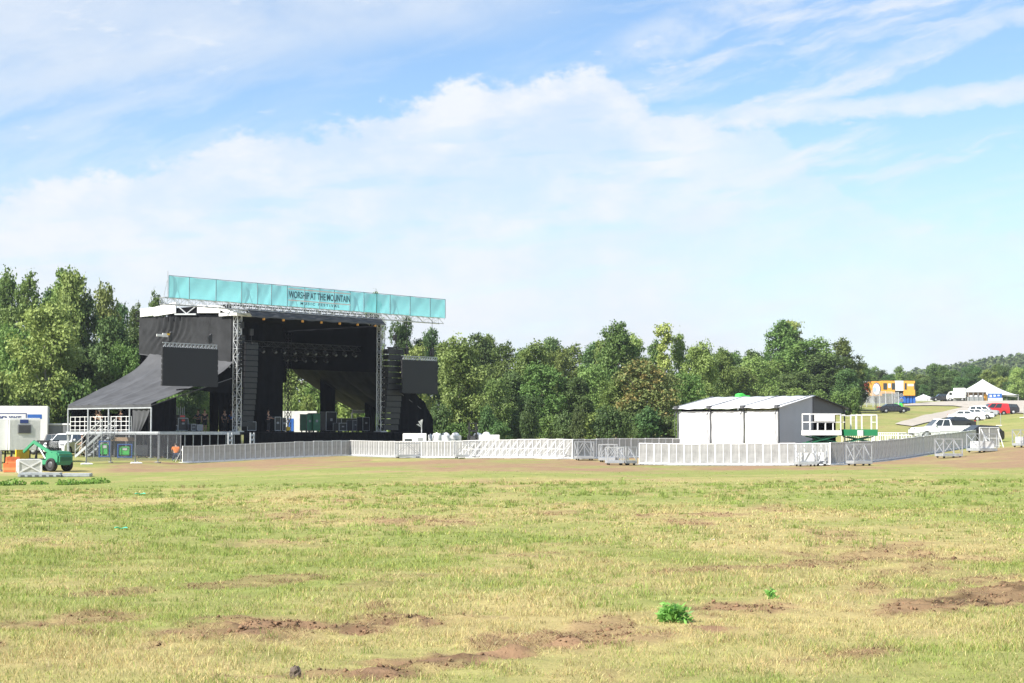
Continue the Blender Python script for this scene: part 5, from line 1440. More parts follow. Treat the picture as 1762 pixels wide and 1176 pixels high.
for x in (xa, xb):
    for f in (.0, .3, .6): y = ya + (yb - ya) * f; z = DK + (zb_ - DK) * f; b.bar((x, y, lg(x, y)), (x, y, z - .1), .05)
b.bar((xa, ya, zb_ + .1), (xb, ya, DK - .2), .04); b.build('support', M['galv'], st)

def road_case(px, n, w, d, h, label, m='black_plastic', z=DK, group='cases on the stage deck', rz=0, lidm=None):
    q = sn(px, 740, n); t = thing('flight_case', label, 'case', glob(q.x, n, z), PHI + rz, group)
    MB().span((-w / 2, 0, .12), (w / 2, d, h)).build('shell', M[m], t, bevel=.015)
    b = MB()
    for x in (-w / 2, w / 2):
        for y in (0, d): b.bar((x, y, .11), (x, y, h + .005), .035)
    for zz in (.12, h):
        for y in (0, d): b.bar((-w / 2, y, zz), (w / 2, y, zz), .035)
    b.build('edging', M[lidm or 'galv'], t)
    for x in (-w / 2 + .1, w / 2 - .1):
        for y in (.1, d - .1): MB().lathe([(.001, -.025), (.06, -.025), (.06, .025), (.001, .025)], (x, y, .06), 10, 'x').build('castor', M['tyre'], t)
    MB().span((-.12, -.022, h * .55), (.12, -.003, h * .68)).build('handle', M['grey'], t)
    return t
c0 = road_case(315, 1.4, .95, .7, 1.05, 'tall black flight case topped with red-lit gear on the wing under the left screen')
b = MB(); b.span((-.3, .1, 1.08), (.3, .5, 1.3)); b.build('gear', M['dgrey'], c0); MB().span((-.22, .08, 1.14), (.22, .098, 1.25)).build('red_panel', M['red'], c0); MB().span((-.15, -.024, .82), (.15, -.004, .95)).build('red_label', M['red'], c0)
b = MB()
for k in range(5): b.tube((-.35 + k * .17, .3, 1.3), (-.38 + k * .18, .3, 1.95 - .1 * (k % 2)), .025, n=5)
b.build('stand_poles', M['galv'], c0)
road_case(344, 1.0, .5, .5, .55, 'low grey flight case right of the red-lit gear', 'grey'); road_case(333, 1.1, .45, .5, .6, 'small blue-grey flight case beside the red-lit gear', 'dgrey')
road_case(300, 1.3, .6, .5, .5, 'low black flight case at the closed front of the left lean-to', 'black_plastic')
road_case(478, 1.3, .62, .6, 1.2, 'upright black flight case with bright silver edges at the foot of the tall drape', 'black_plastic'); road_case(489, 1.5, .35, .6, 1.15, 'narrow upright flight case behind the silver-edged one', 'black_plastic')
road_case(545, 2.6, .72, .8, 1.50, 'tall dark green flight case in the middle of the stage', 'green_dark', lidm='green'); road_case(533, 2.8, .7, .8, 1.48, 'tall black-green flight case left of the greener one', 'green_dark', lidm='dgrey')
road_case(433, .8, .9, .7, .8, 'long black flight case below the hanging left loudspeaker column', 'black_plastic'); road_case(590, 2.0, .9, .7, .75, 'wide black flight case right of the green cases', 'black_plastic'); road_case(612, 2.4, .7, .7, 1.0, 'black flight case near the right of the stage floor', 'dgrey'); road_case(570, 3.4, 1.2, .8, 1.7, 'big black flight case before the rear column drape', 'black_plastic'); road_case(630, 1.6, .8, .7, 1.25, 'upright black flight case close to the right truss tower', 'black_plastic'); road_case(556, 5.0, 2.4, .6, 1.6, 'long dark flight case row at the back of the stage', 'black_plastic'); road_case(610, 6.0, 3.2, .6, 1.2, 'low dark flight case row under the rear wing roof', 'black_plastic')
q = sn(497, 740, 1.6); t = thing('pallet_jack', 'yellow pallet truck on the middle of the stage deck', 'pallet truck', glob(q.x, 1.6, DK), PHI + .2)
b = MB(); b.span((-.25, .0, .1), (.25, .3, .42)); b.span((-.22, .3, .08), (-.06, 1.2, .15)); b.span((.06, .3, .08), (.22, 1.2, .15)); b.build('body', M['yellow'], t, bevel=.03)
b = MB(); b.bar((0, .1, .42), (-.3, -.25, 1.0), .05); b.bar((-.42, -.27, 1.0), (-.18, -.23, 1.0), .06); b.build('tiller', M['yellow'], t)
MB().lathe([(.001, -.1), (.09, -.1), (.09, .1), (.001, .1)], (0, .1, .09), 12, 'x').build('wheel', M['tyre'], t)
for px, lb in ((467, 'left'), (510, 'second'), (548, 'third'), (592, 'fourth'), (621, 'right')):
    pass

# ------------------------------------------------------------------ pallets, fence and gear on the ground by the wing
def cage(px, Y, w, h, label, rz=.2):
    p = gp(px, Y); t = thing('tank_cage', label, 'pallet cage', p, rz, 'green tanks in blue cages below the left lean-to')
    MB().span((-w * .36, -.3, .2), (w * .36, .4, h * .84)).build('tank', M['lime'], t, bevel=.06)
    b = MB(); 
    for x in (-w / 2, w / 2):
        for y in (-.42, .5): b.bar((x, y, 0), (x, y, h), .06)
    for z in (.08, h):
        for y in (-.42, .5): b.bar((-w / 2, y, z), (w / 2, y, z), .07)
        for x in (-w / 2, w / 2): b.bar((x, -.42, z), (x, .5, z), .07)
    b.build('frame', M['blue'], t); MB().span((-.14, -.325, h * .58), (.16, -.303, h * .76)).build('label_plate', M['white'], t); return t
cage(216, 128, 1.0, 1.0, 'bright green tank in a low blue cage below the right end of the balcony'); cage(181, 130, .75, 1.2, 'green tank in a taller narrow blue cage beside the metal stairs')
for k, (px, Y, h, w, lb, m) in enumerate(((246, 129.5, .9, .8, 'dark equipment crate under the deck right of the green tanks', 'dgrey'), (272, 130, .7, .9, 'low black equipment crate under the lean-to front', 'black_plastic'), (228, 131.5, 1.1, .7, 'dark green equipment crate behind the low blue cage', 'green_dark'))):
    p = gp(px, Y); t = thing('equipment_crate', lb, 'crate', p, .3, 'crates under the left deck'); MB().span((-w / 2, -.3, .1), (w / 2, .3, h)).build('shell', M[m], t, bevel=.03); b = MB()
    for x in (-w / 2 + .1, 0, w / 2 - .1): b.span((x - .05, -.3, 0), (x + .05, .3, .1))
    b.build('runner', M['wood'], t)
p = gp(213, 131); t = thing('timber_stack', 'stack of pale timber boards stored under the balcony', 'timber', (p.x, p.y, p.z), PHI + PI / 2); b = MB()
for k in range(4): b.span((-1.0 + .05 * k, -.3, 1.18 + k * .07), (1.0 - .08 * k, .3, 1.24 + k * .07))
b.build('boards', M['wood'], t); b = MB(); b.span((-.8, -.28, 0), (-.6, .28, 1.18)); b.span((.6, -.28, 0), (.8, .28, 1.18)); b.build('trestle', M['dgrey'], t)
# see-through temporary fence with pale feet
fpts = [gp(150, 117), gp(192, 120), gp(234, 121), gp(273, 123), gp(312, 124.5)]
pr = None
for k, (a, c) in enumerate(zip(fpts, fpts[1:])):
    L = (Vector((c.x, c.y, 0)) - Vector((a.x, a.y, 0))).length
    if pr is None:
        pr = o = thing('wire_fence', 'see-through wire fence panel standing before the left deck', 'fence', a, 0, 'wire fence panels before the left deck')
        b = MB(); b.tube((0, 0, .02), (0, 0, 2.0), .022); b.tube((1, 0, .02), (1, 0, 2.0), .022); b.tube((0, 0, 2.0), (1, 0, 2.0), .014); b.tube((0, 0, .15), (1, 0, .15), .012); b.build('frame', M['grey'], o)
        MB().span((.02, -.005, .17), (.98, .005, 1.98)).build('mesh', M['chain'], o)
        b = MB(); b.span((-.05, -.3, 0), (.05, .3, .06)); b.build('foot', M['grey'], o, bevel=.02)
    else: o = dup(pr)
    o.location = a; o.rotation_euler = (0, 0, math.atan2(c.y - a.y, c.x - a.x)); o.scale = (L, 1, 1)
for px, Y, lb in ((151, 115.5, 'flat pale fence foot lying near the green machine, left of the other'), (236, 119.5, 'flat pale fence foot lying before the green tanks')):
    p = gp(px, Y); t = thing('ballast_block', lb, 'block', p, .3); b = MB(); b.prism([(-.42, -.2, 0), (.42, -.2, 0), (.36, -.16, .09), (-.36, -.16, .09)], (0, .4, 0)); b.build('block', M['concrete'], t, bevel=.03); MB().tube((-.1, 0, .05), (-.1, 0, .16), .04).build('socket', M['grey'], t); MB().tube((.1, 0, .05), (.1, 0, .16), .04).build('socket', M['grey'], t)

# ------------------------------------------------------------------ left edge: trailer, cabin, telehandler and so on
p = gp(83, 150); ht = topz(83, 699, 150)
tr_ = thing('truck_trailer', 'long white truck trailer with a blue stripe and lettering behind the white cabin', 'truck trailer', p, R(-167))
# local x runs away from the rear corner toward the left, y is the hidden side
LT = 13.0
MB().span((0, -2.5, 1.05), (LT, 0, ht)).build('box', M['white'], tr_, bevel=.03)
b = MB(); b.span((0.2, -2.3, .75), (LT - .3, -.2, 1.0)); b.build('chassis', M['black_metal'], tr_)
for z0, z1, x0_, x1_ in ((ht - 1.10, ht - .72, .5, 1.7), (ht - 1.10, ht - .80, 4.6, LT - .1)): MB().span((x0_, .004, z0), (x1_, .012, z1)).build('blue_stripe', M['blue'], tr_)
MB().span((1.75, .004, ht - 1.75), (4.5, .010, ht - .62)).build('sign_border', M['navy'], tr_); MB().span((1.83, .012, ht - 1.67), (4.42, .016, ht - .70)).build('sign_panel', M['white'], tr_)
o = lettering('PENSKE', 0, 1.9, 0, .48, 0, 'lettering', 'navy', tr_, .03); o.rotation_euler = (0, 0, PI); o.location = (4.1, .03, ht - 1.35)
MB().span((-.05, -2.45, 1.1), (-.003, -.05, ht - .05)).build('rear_door', M['concrete'], tr_)
for x in (1.4, 2.6):
    for y in (-.35, -2.15): wheel(tr_, (x, y, .5), .5, .3)
p = gp(102, 152); h = topz(102, 729, 152)
t = thing('storage_container', 'low grey ribbed container between the white trailer and the stage', 'container', p, .12)
def corr(u, v): return (-1.1 + 2.2 * u, -1.2 + .03 * (1 if int(u * 40) % 2 else -1), .1 + (h - .25) * v)
MB().grid(corr, 120, 1).build('ribbed_side', M['grey'], t); MB().span((-1.1, -1.15, .1), (1.1, 1.2, h - .16)).build('shell', M['grey'], t); MB().span((-1.15, -1.27, h - .158), (1.15, 1.25, h)).build('roof', M['white'], t, bevel=.02)
# white cabin on legs
p = gp(17, 118); zc0 = topz(17, 775.5, 118); zc1 = topz(17, 719.5, 118)
t = thing('site_cabin', 'white ribbed site cabin with a louvred vent and small blue sign, at left edge', 'cabin', p, PHI * .0 + R(24))
cw, cl = 2.05, 3.4
MB().span((0, 0, zc0), (cw, cl, zc1)).build('shell', M['white'], t, bevel=.03)
b = MB()
for k in range(26): x = .04 + k * (cw - .08) / 25; b.span((x - .012, -.02, zc0 + .06), (x + .012, -.003, zc1 - .12))
b.build('cladding_rib', M['concrete'], t)
MB().span((.55, -.05, zc1 - 1.05), (1.45, -.022, zc1 - .42)).build('vent_frame', M['grey'], t)
b = MB()
for k in range(8): z = zc1 - 1.0 + k * .072; b.prism([(.6, -.055, z), (.6, -.10, z - .03), (.6, -.10, z), (.6, -.055, z + .03)], (.8, 0, 0))
b.build('louvre', M['dgrey'], t); MB().span((.70, -.045, zc1 - .36), (1.25, -.022, zc1 - .11)).build('blue_sign', M['navy'], t)
b = MB()
for x in (.2, cw - .2):
    for y in (.2, cl - .2): b.span((x - .06, y - .06, -.4), (x + .06, y + .06, zc0 - .002))
b.build('leg', M['black_metal'], t)
MB().span((-1.9, .3, zc0), (-.03, cl, zc1 - .05)).build('annex', M['white'], t, bevel=.03)
p = gp(-4, 101); t = thing('white_post', 'thick white post cut by the left edge below the cabin', 'post', p, 0); h = topz(-4, 776, 101)
b = MB(); b.span((-.25, -.2, -.1), (.25, .2, h)); b.span((-.3, -.25, -.1), (.3, .25, .1)); b.build('shaft', M['concrete'], t, bevel=.02)

# telehandler: seen from behind and to the right
p = gp(86, 101); th = thing('telehandler', 'compact green telehandler with dark cab and raised boom at the left edge', 'telehandler', p, R(146)); th.scale = (.92, .92, .92)
b = MB(); b.span((-1.45, -.55, .40), (1.35, .55, .72)); b.build('chassis', M['machine_green'], th, bevel=.05)
b = MB(); b.prism([(-1.55, -.62, .48), (-.30, -.62, .48), (-.30, -.62, 1.18), (-.55, -.62, 1.30), (-1.40, -.62, 1.24), (-1.58, -.62, 1.02)], (0, 1.24, 0)); hood = b.build('engine_hood', M['machine_green'], th, bevel=.10)
b = MB()
for k in range(4): b.span((-1.605, -.42, .66 + k * .07), (-1.585, .42, .70 + k * .07))
b.build('grille', M['green_dark'], hood)
b = MB()
for pts in (((-.28, -.56, .74), (-.24, -.5, 1.86)), ((.95, -.56, .74), (.72, -.5, 1.86)), ((-.28, .30, .74), (-.24, .26, 1.86)), ((.95, .30, .74), (.72, .26, 1.86))): b.bar(*pts, .075)
b.span((-.32, -.56, 1.86), (.80, .32, 1.94)); b.span((-.25, -.5, .74), (.9, .25, .80)); b.build('cab_frame', M['black_metal'], th, bevel=.02)
b = MB(); b.span((-.25, -.53, .82), (.85, -.515, 1.84)); b.span((-.26, -.46, .95), (-.245, .24, 1.82)); b.build('cab_window', mat('clear_glass', (.05, .06, .06), .05, spec=.7, transp=.6), th)
b = MB(); b.span((-.1, -.3, .82), (.35, .12, 1.05)); b.span((-.15, -.3, 1.05), (-.02, .12, 1.5)); b.build('seat', M['black_plastic'], th, bevel=.04)
b = MB(); b.bar((-.85, .52, 1.12), (.80, .52, 1.84), .16, .20); b.bar((.74, .52, 1.88), (1.75, .52, 1.20), .15, .18); b.build('boom', M['machine_green'], th, bevel=.02)
b = MB(); b.tube((-.2, .46, .8), (.5, .46, 1.6), .05); b.build('ram', M['galv'], th)
b = MB(); b.span((1.95, -.1, .75), (2.05, .95, 1.35)); b.build('fork_carriage', M['yellow'], th); b = MB()
for y in (.1, .75): b.span((2.05, y - .05, .74), (3.0, y + .05, .79))
b.build('fork', M['black_metal'], th)
for x in (-.95, .95):
    for y in (-.62, .62): wheel(th, (x, y, .42), .42, .30, 'dgrey')
# orange water-filled barriers
for i, (px, Y, rz, lb) in enumerate(((24, 100.2, .5, 'orange plastic road barrier lying behind the white crate, on top of the others'), (20, 99.5, .35, 'orange plastic road barrier nearest the white post'), (34, 102.5, .6, 'orange plastic road barrier beside the front of the green machine'))):
    p = gp(px, Y); t = thing('road_barrier', lb, 'road barrier', (p.x, p.y, p.z + (.34 if i == 0 else 0)), rz, 'orange plastic road barriers'); t.scale = (.66, .8, .72)
    MB().prism([(-.6, -.25, 0), (-.6, .25, 0), (-.6, .22, .2), (-.6, .09, .36), (-.6, .07, .72), (-.6, -.07, .72), (-.6, -.09, .36), (-.6, -.22, .2)], (1.2, 0, 0)).build('shell', M['orange'], t, bevel=.04)
    b = MB(); b.tube((-.3, -.01, .72), (-.3, -.01, .78), .07, n=10); b.build('filler_cap', M['orange'], t)
# white crate with crossed braces and flat plates before it
p = gp(52, 97.5); t = thing('white_crate', 'white crate with diagonal cross straps standing before the green machine', 'crate', p, R(22)); w, d, h = 1.22, 1.0, topz(52, 792, 97.5)
MB().span((-w / 2, -d / 2, .02), (w / 2, d / 2, h)).build('shell', mat('milky_plastic', (.62, .63, .60), .4, var=.08, trans=.25), t, bevel=.02); b = MB()
for y in (-d / 2 - .02, d / 2 + .02):
    b.bar((-w / 2, y, .05), (w / 2, y, h - .03), .08, .02, (0, 1, 0)); b.bar((-w / 2, y - .012, h - .03), (w / 2, y - .012, .05), .08, .02, (0, 1, 0))
for x in (-w / 2 - .02, w / 2 + .02): b.bar((x, -d / 2, .05), (x, d / 2, h - .03), .08, .02, (1, 0, 0)); b.bar((x - .012, -d / 2, h - .03), (x - .012, d / 2, .05), .08, .02, (1, 0, 0))
for x in (-w / 2, w / 2):
    for y in (-d / 2, d / 2): b.bar((x, y, 0), (x, y, h + .01), .07)
b.build('strap', M['white'], t); MB().span((-w / 2 + .02, -d / 2 + .02, h + .001), (w / 2 - .02, d / 2 - .02, h + .05)).build('lid', M['white'], t, bevel=.015)
p = gp(98, 92); t = thing('road_plate', 'flat silver ground plates stacked on the grass before the white crate', 'ground plate', (p.x, p.y, p.z), R(8)); b = MB()
b.span((-1.85, -.75, .02), (.35, .55, .16)); b.build('plate', M['galv'], t, bevel=.02); MB().span((-1.8, -.70, .163), (.30, .5, .23)).build('plate', M['galv'], t, bevel=.02)
MB().span((.38, -.55, .02), (1.8, 1.0, .18)).build('plate', M['galv'], t, bevel=.02); b = MB()
for k in range(6): b.span((-1.7 + k * .36, -.765, .05), (-1.5 + k * .36, -.752, .12))
b.build('edge_slot', M['dgrey'], t)

# ------------------------------------------------------------------ cars
def car(pos, rz, label, paint, kind='sedan', group='vehicles parked on the slope', sc=1.0, tray_hidden=False):
    K = dict(
        sedan=(4.75, 1.82, 1.45, 2.75, .33, [(-2.35, .55), (-2.33, .92), (-1.75, 1.00), (1.0, .98), (2.05, .86), (2.34, .70), (2.37, .45)], [(-1.72, .99), (-1.05, 1.40), (.20, 1.45), (1.12, .97)]),
        hatch=(4.2, 1.78, 1.52, 2.6, .32, [(-2.08, .55), (-2.06, .98), (-1.95, 1.03), (1.0, 1.0), (1.90, .88), (2.08, .70), (2.10, .45)], [(-1.98, 1.02), (-1.60, 1.45), (.15, 1.52), (1.10, .99)]),
        suv=(4.7, 1.90, 1.78, 2.75, .38, [(-2.33, .60), (-2.32, 1.10), (-2.25, 1.16), (1.05, 1.12), (2.10, 1.02), (2.33, .85), (2.35, .5)], [(-2.25, 1.15), (-1.95, 1.68), (-.1, 1.78), (.45, 1.74), (1.15, 1.11)]),
        van=(5.1, 1.95, 1.95, 3.0, .36, [(-2.55, .55), (-2.53, 1.10), (-2.50, 1.16), (1.25, 1.10), (2.20, .98), (2.53, .80), (2.55, .45)], [(-2.50, 1.15), (-2.38, 1.88), (-.5, 1.95), (.40, 1.92), (1.62, 1.07)]),
        pickup=(5.9, 2.0, 1.92, 3.6, .41, [(-2.92, .62), (-2.90, 1.28), (-.72, 1.28), (-.70, 1.22), (1.25, 1.20), (2.55, 1.12), (2.90, .95), (2.95, .5)], [(-.70, 1.21), (-.55, 1.86), (.55, 1.92), (1.40, 1.18)]))
    L, Wd, H, wb, wr, out, gh = K[kind]
    t = thing('parked_' + ('pickup_truck' if kind == 'pickup' else 'van' if kind == 'van' else 'car'), label, 'pickup' if kind == 'pickup' else 'van' if kind == 'van' else 'car', pos, rz, group); t.scale = (sc,) * 3
    arch = []
    for cx in (wb / 2, -wb / 2):
        for k in range(9): a = PI * k / 8; arch.append((cx + math.cos(a) * (wr + .07), .30 + math.sin(a) * (wr + .05)))
    poly = out + [(out[-1][0] - .05, .30)] + arch + [(out[0][0] + .05, .30)]
    b = MB(); b.prism([(x, -Wd / 2, z) for x, z in poly], (0, Wd, 0)); body = b.build('body', M[paint], t, bevel=.05)
    def wz(z): return Wd / 2 * (.95 - .24 * (z - gh[0][1]) / (H - gh[0][1]))
    b = MB(); n = len(gh); vs = [(x, -wz(z), z - (.03 if i in (0, n - 1) else 0)) for i, (x, z) in enumerate(gh)] + [(x, wz(z), z - (.03 if i in (0, n - 1) else 0)) for i, (x, z) in enumerate(gh)]
    b.add(vs, [tuple(range(n - 1, -1, -1)), tuple(range(n, 2 * n))] + [(i, (i + 1) % n, n + (i + 1) % n, n + i) for i in range(n)])
    cab = b.build('cabin', M[paint], t, bevel=.03)
    # windows a few millimetres proud of the cabin
    zb, zt = gh[0][1] + .05, H - .09
    def xr(z):   # front and rear limit of the cabin at height z
        def cross(p, q): f = (z - p[1]) / (q[1] - p[1]); return p[0] + (q[0] - p[0]) * f
        return cross(gh[0], gh[1]) if z <= gh[1][1] else gh[1][0], cross(gh[-1], gh[-2]) if z <= gh[-2][1] else gh[-2][0]
    r0, f0 = xr(zb); r1, f1 = xr(min(zt, gh[1][1] - .03)); zt = min(zt, gh[1][1] - .03); f1 = xr(zt)[1]
    for sgn in (-1, 1):
        k = 2 if kind in ('sedan', 'hatch', 'pickup') else 3
        for i in range(k):
            if kind == 'van' and i == 0 and sgn: continue
            a0, a1 = (i + .06) / k, (i + .94) / k
            def pt(f, z, top):
                lo, hi = (r1 + .10, f1 - .08) if top else (r0 + .16, f0 - .14)
                return (lo + (hi - lo) * f, sgn * (wz(z) + .006), z)
            MB().poly([pt(a0, zb, 0), pt(a1, zb, 0), pt(a1, zt, 1), pt(a0, zt, 1)]).build('window', M['glass'], t, solid=.006)
    def pane(p, q, nm):
        (x0, z0), (x1, z1) = p, q; d = Vector((x1 - x0, 0, z1 - z0)); nn = Vector((-d.z, 0, d.x)).normalized(); nn = nn if (nn.x * (1 if x0 > 0 else -1)) > 0 else -nn
        a_, c_ = Vector((x0, 0, z0)) + d * .12 + nn * .008, Vector((x0, 0, z0)) + d * .9 + nn * .008
        MB().poly([(a_.x, -wz(a_.z) + .09, a_.z), (a_.x, wz(a_.z) - .09, a_.z), (c_.x, wz(c_.z) - .09, c_.z), (c_.x, -wz(c_.z) + .09, c_.z)]).build(nm, M['glass'], t, solid=.006)
    pane(gh[-1], gh[-2], 'windscreen'); pane(gh[0], gh[1], 'rear_window')
    for x in (wb / 2, -wb / 2):
        for y in (-Wd / 2 + .13, Wd / 2 - .13): wheel(t, (x, y, wr), wr, .22, 'galv')
    b = MB(); b.span((-wb / 2 - .6, -Wd / 2 + .26, .18), (wb / 2 + .6, Wd / 2 - .26, .5)); b.build('underbody', M['black_plastic'], t)
    zf = out[-2][1]
    for y in (-Wd * .36, Wd * .36):
        MB().box((out[-2][0] - .02, y, zf + .02), (.10, .36, .14)).build('headlight', M['lamp'], t, bevel=.03); MB().box((out[0][0] + .02, y, .92 if kind != 'pickup' else 1.05), (.08, .28, .18)).build('tail_light', M['tail'], t, bevel=.02)
        MB().box((f0 - .35, y * 1.45, zb + .06), (.16, .18, .13)).build('mirror', M[paint], t, bevel=.03)
    MB().box((out[-1][0] - .02, 0, .52), (.10, Wd * .7, .22)).build('grille', M['black_plastic'], t)
    if kind == 'pickup':
        MB().span((-2.78, -Wd / 2 + .12, 1.2), (-.85, Wd / 2 - .12, 1.284)).build('bed_liner', M['black_plastic'], t)
    return t
M['car_black'] = mat('car_black', (.02, .02, .024), .25, coat=.5, var=.1); M['car_white'] = mat('car_white', (.78, .79, .80), .3, coat=.4, var=.03); M['car_silver'] = mat('car_silver', (.40, .42, .45), .3, metal=.4, coat=.4, var=.05); M['car_navy'] = mat('car_navy', (.03, .035, .05), .25, coat=.5)
car(gp(1537, 277), R(4), 'black saloon car parked broadside on the grass slope below the orange unit', 'car_black', sc=1.03)
car(gp(1436, 266), R(4), 'black saloon car half hidden by the right end of the white tent roof', 'car_black')
car(gp(1620, 147), R(186), 'white pickup truck parked right behind the shaded barriers', 'car_white', 'pickup', sc=.9)
car(gp(1640, 196), R(196), 'dark saloon car parked just beyond the white pickup cab', 'car_navy', 'sedan')
car(gp(1681, 136), R(200), 'dark car whose roof just shows above the white end barrier', 'car_black', 'hatch', sc=.93)
car(gp(1664, 236), R(-22), 'white saloon car in the row, nearest the dark saloon', 'car_white', 'sedan', sc=1.05)
car(gp(1682, 258), R(-24), 'second white saloon car, between the first and the silver one', 'car_white', 'sedan', sc=1.05)
car(gp(1692, 280), R(-24), 'silver off-road car in the row, left of the red van', 'car_silver', 'suv')
car(gp(1707, 290), R(190), 'red van at the top of the parked row', 'red', 'van', sc=1.05)
car(gp(1728, 293), R(170), 'black off-road car behind the red van, rightmost of the row', 'car_black', 'suv')
car(gp(117, 141), R(-102), 'white off-road car parked beside the metal stairs left of the stage', 'car_white', 'suv', None)
car(gp(97, 146), R(-20), 'dark pickup truck parked between the trailer and the white off-road car', 'car_black', 'pickup', None, sc=.9)

# ------------------------------------------------------------------ gravel road up the slope (a sheet just above the grass)
def strip(name, L_, R__, m, lift=.07, nu=10, nv=8):
    b = MB(); rows_ = []
    for k in range(len(L_) - 1):
        for j in range(nv):
            f = j / nv; l = Vector(L_[k]).lerp(Vector(L_[k + 1]), f); r_ = Vector(R__[k]).lerp(Vector(R__[k + 1]), f); rows_.append((l, r_))
    rows_.append((Vector(L_[-1]), Vector(R__[-1])))
    vs = []
    for l, r_ in rows_:
        for i in range(nu + 1):
            q = l.lerp(r_, i / nu); vs.append((q.x, q.y, g(q.x, q.y) + lift))
    n = nu + 1; fs = [(j * n + i, j * n + i + 1, (j + 1) * n + i + 1, (j + 1) * n + i) for j in range(len(rows_) - 1) for i in range(nu)]
    b.add(vs, fs); o = b.build(name, m, smooth=True); return tag(o, kind='structure')
gravel = mat('gravel', (.36, .325, .275), .95, var=.22, scale=.8, bump=.5, bscale=9)
def gpx(px, Y): q = gp(px, Y); return (q.x, q.y, 0)
def hx2(*l): return [tuple(hit(*q)[:2]) + (0,) for q in l]
strip('gravel_road', hx2((1540, 731), (1553, 726), (1580, 719), (1609, 712), (1640, 705.5), (1664, 700.5)), hx2((1570, 735), (1585, 731), (1606, 725.5), (1632, 719), (1665, 711), (1700, 706)), gravel, .12)
strip('gravel_yard', hx2((1556, 699.5), (1600, 699), (1640, 699.5), (1690, 706), (1730, 711), (1780, 713), (1850, 713)), hx2((1556, 697), (1600, 693.5), (1640, 691.8), (1690, 691.2), (1730, 690.8), (1780, 690.5), (1850, 690)), gravel, .16)
p = hit(1644, 697)

# ------------------------------------------------------------------ things along the top of the slope
def uz(px, py, Y, b): return at(px, py, Y).z - b.z
p = gp(1534, 345); t = thing('orange_unit', 'orange two-part hospitality unit with dark windows and a white panel on a blue base', 'building', p, R(3))
s = 345 / F
def ux(px): return (px - 1534) * s
z1, z0 = uz(1534, 656, 345, p), uz(1534, 681, 345, p); zb = uz(1534, 692, 345, p); zb = 0
MB().span((ux(1495.5), -1.2, z0 - .1), (ux(1515), 1.2, z1 - .1)).build('orange_wing', M['amber'], t, bevel=.05)
MB().span((ux(1515) + .01, -1.35, z0 + .35), (ux(1537), 1.2, z1)).build('orange_wing', M['amber'], t, bevel=.05)
MB().span((ux(1537) + .01, -1.3, z0 + .9), (ux(1552), 1.2, z1 + .02)).build('white_panel', M['white'], t, bevel=.05)
MB().span((ux(1552) + .01, -1.35, z0 - .05), (ux(1572), 1.2, z1)).build('orange_wing', M['amber'], t, bevel=.05)
MB().span((ux(1537) + .05, -1.0, z0 - .2), (ux(1552) - .05, 1.0, z0 + .9)).build('dark_gap', M['black_metal'], t)  # black block filling the gap in place of its shade
b = MB(); n = 24; c = ((ux(1497.5) + ux(1513)) / 2, -1.215, (z0 + z1) / 2 - .15)
def ell(k, rx, rz_, y): a = 2 * PI * k / n; return (c[0] + math.cos(a) * rx, y, c[2] + math.sin(a) * rz_)
MB().prism([ell(k, .82, 1.25, -1.235) for k in range(n)], (0, .03, 0)).build('oval_border', M['navy'], t); MB().prism([(x - .06, y, z - .05) for x, y, z in [ell(k, .72, 1.12, -1.255) for k in range(n)]], (0, .015, 0)).build('oval_panel', M['white'], t)
MB().prism([(c[0] - .4 + .35 * math.cos(2 * PI * k / 12), -1.27, c[2] - .1 + .5 * math.sin(2 * PI * k / 12)) for k in range(12)], (0, .012, 0)).build('oval_mark', mat('pale_blue_mark', (.35, .45, .75), .6), t)
for a, c_ in ((1516.5, 1523), (1531, 1536.5), (1553.5, 1557), (1570, 1571.8)):
    MB().span((ux(a), -1.39, z0 + 1.15), (ux(c_), -1.352, z1 - .45)).build('window', M['glass'], t)
MB().span((ux(1559), -1.39, z1 - 1.05), (ux(1569), -1.353, z1 - .62)).build('white_sign', M['white'], t); MB().span((ux(1525), -1.39, z0 + 1.5), (ux(1529.5), -1.353, z1 - .55)).build('white_sign', M['white'], t)
for k in range(5):
    x = ux(1549) + (ux(1571) - ux(1549)) * k / 4; MB().span((x - .28, -1.0, 0), (x + .28, .9, z0 - .12)).build('blue_base', M['blue'], t, bevel=.08)
b = MB()
for k in range(7): x = ux(1497) + (ux(1545) - ux(1497)) * k / 6; b.tube((x, -.9, -.1), (x, -.9, z0 + .3), .06)
b.build('stilt', M['grey'], t); MB().span((ux(1498), .6, .0), (ux(1546), .7, z0 - .15)).build('back_screen', M['grey'], t)
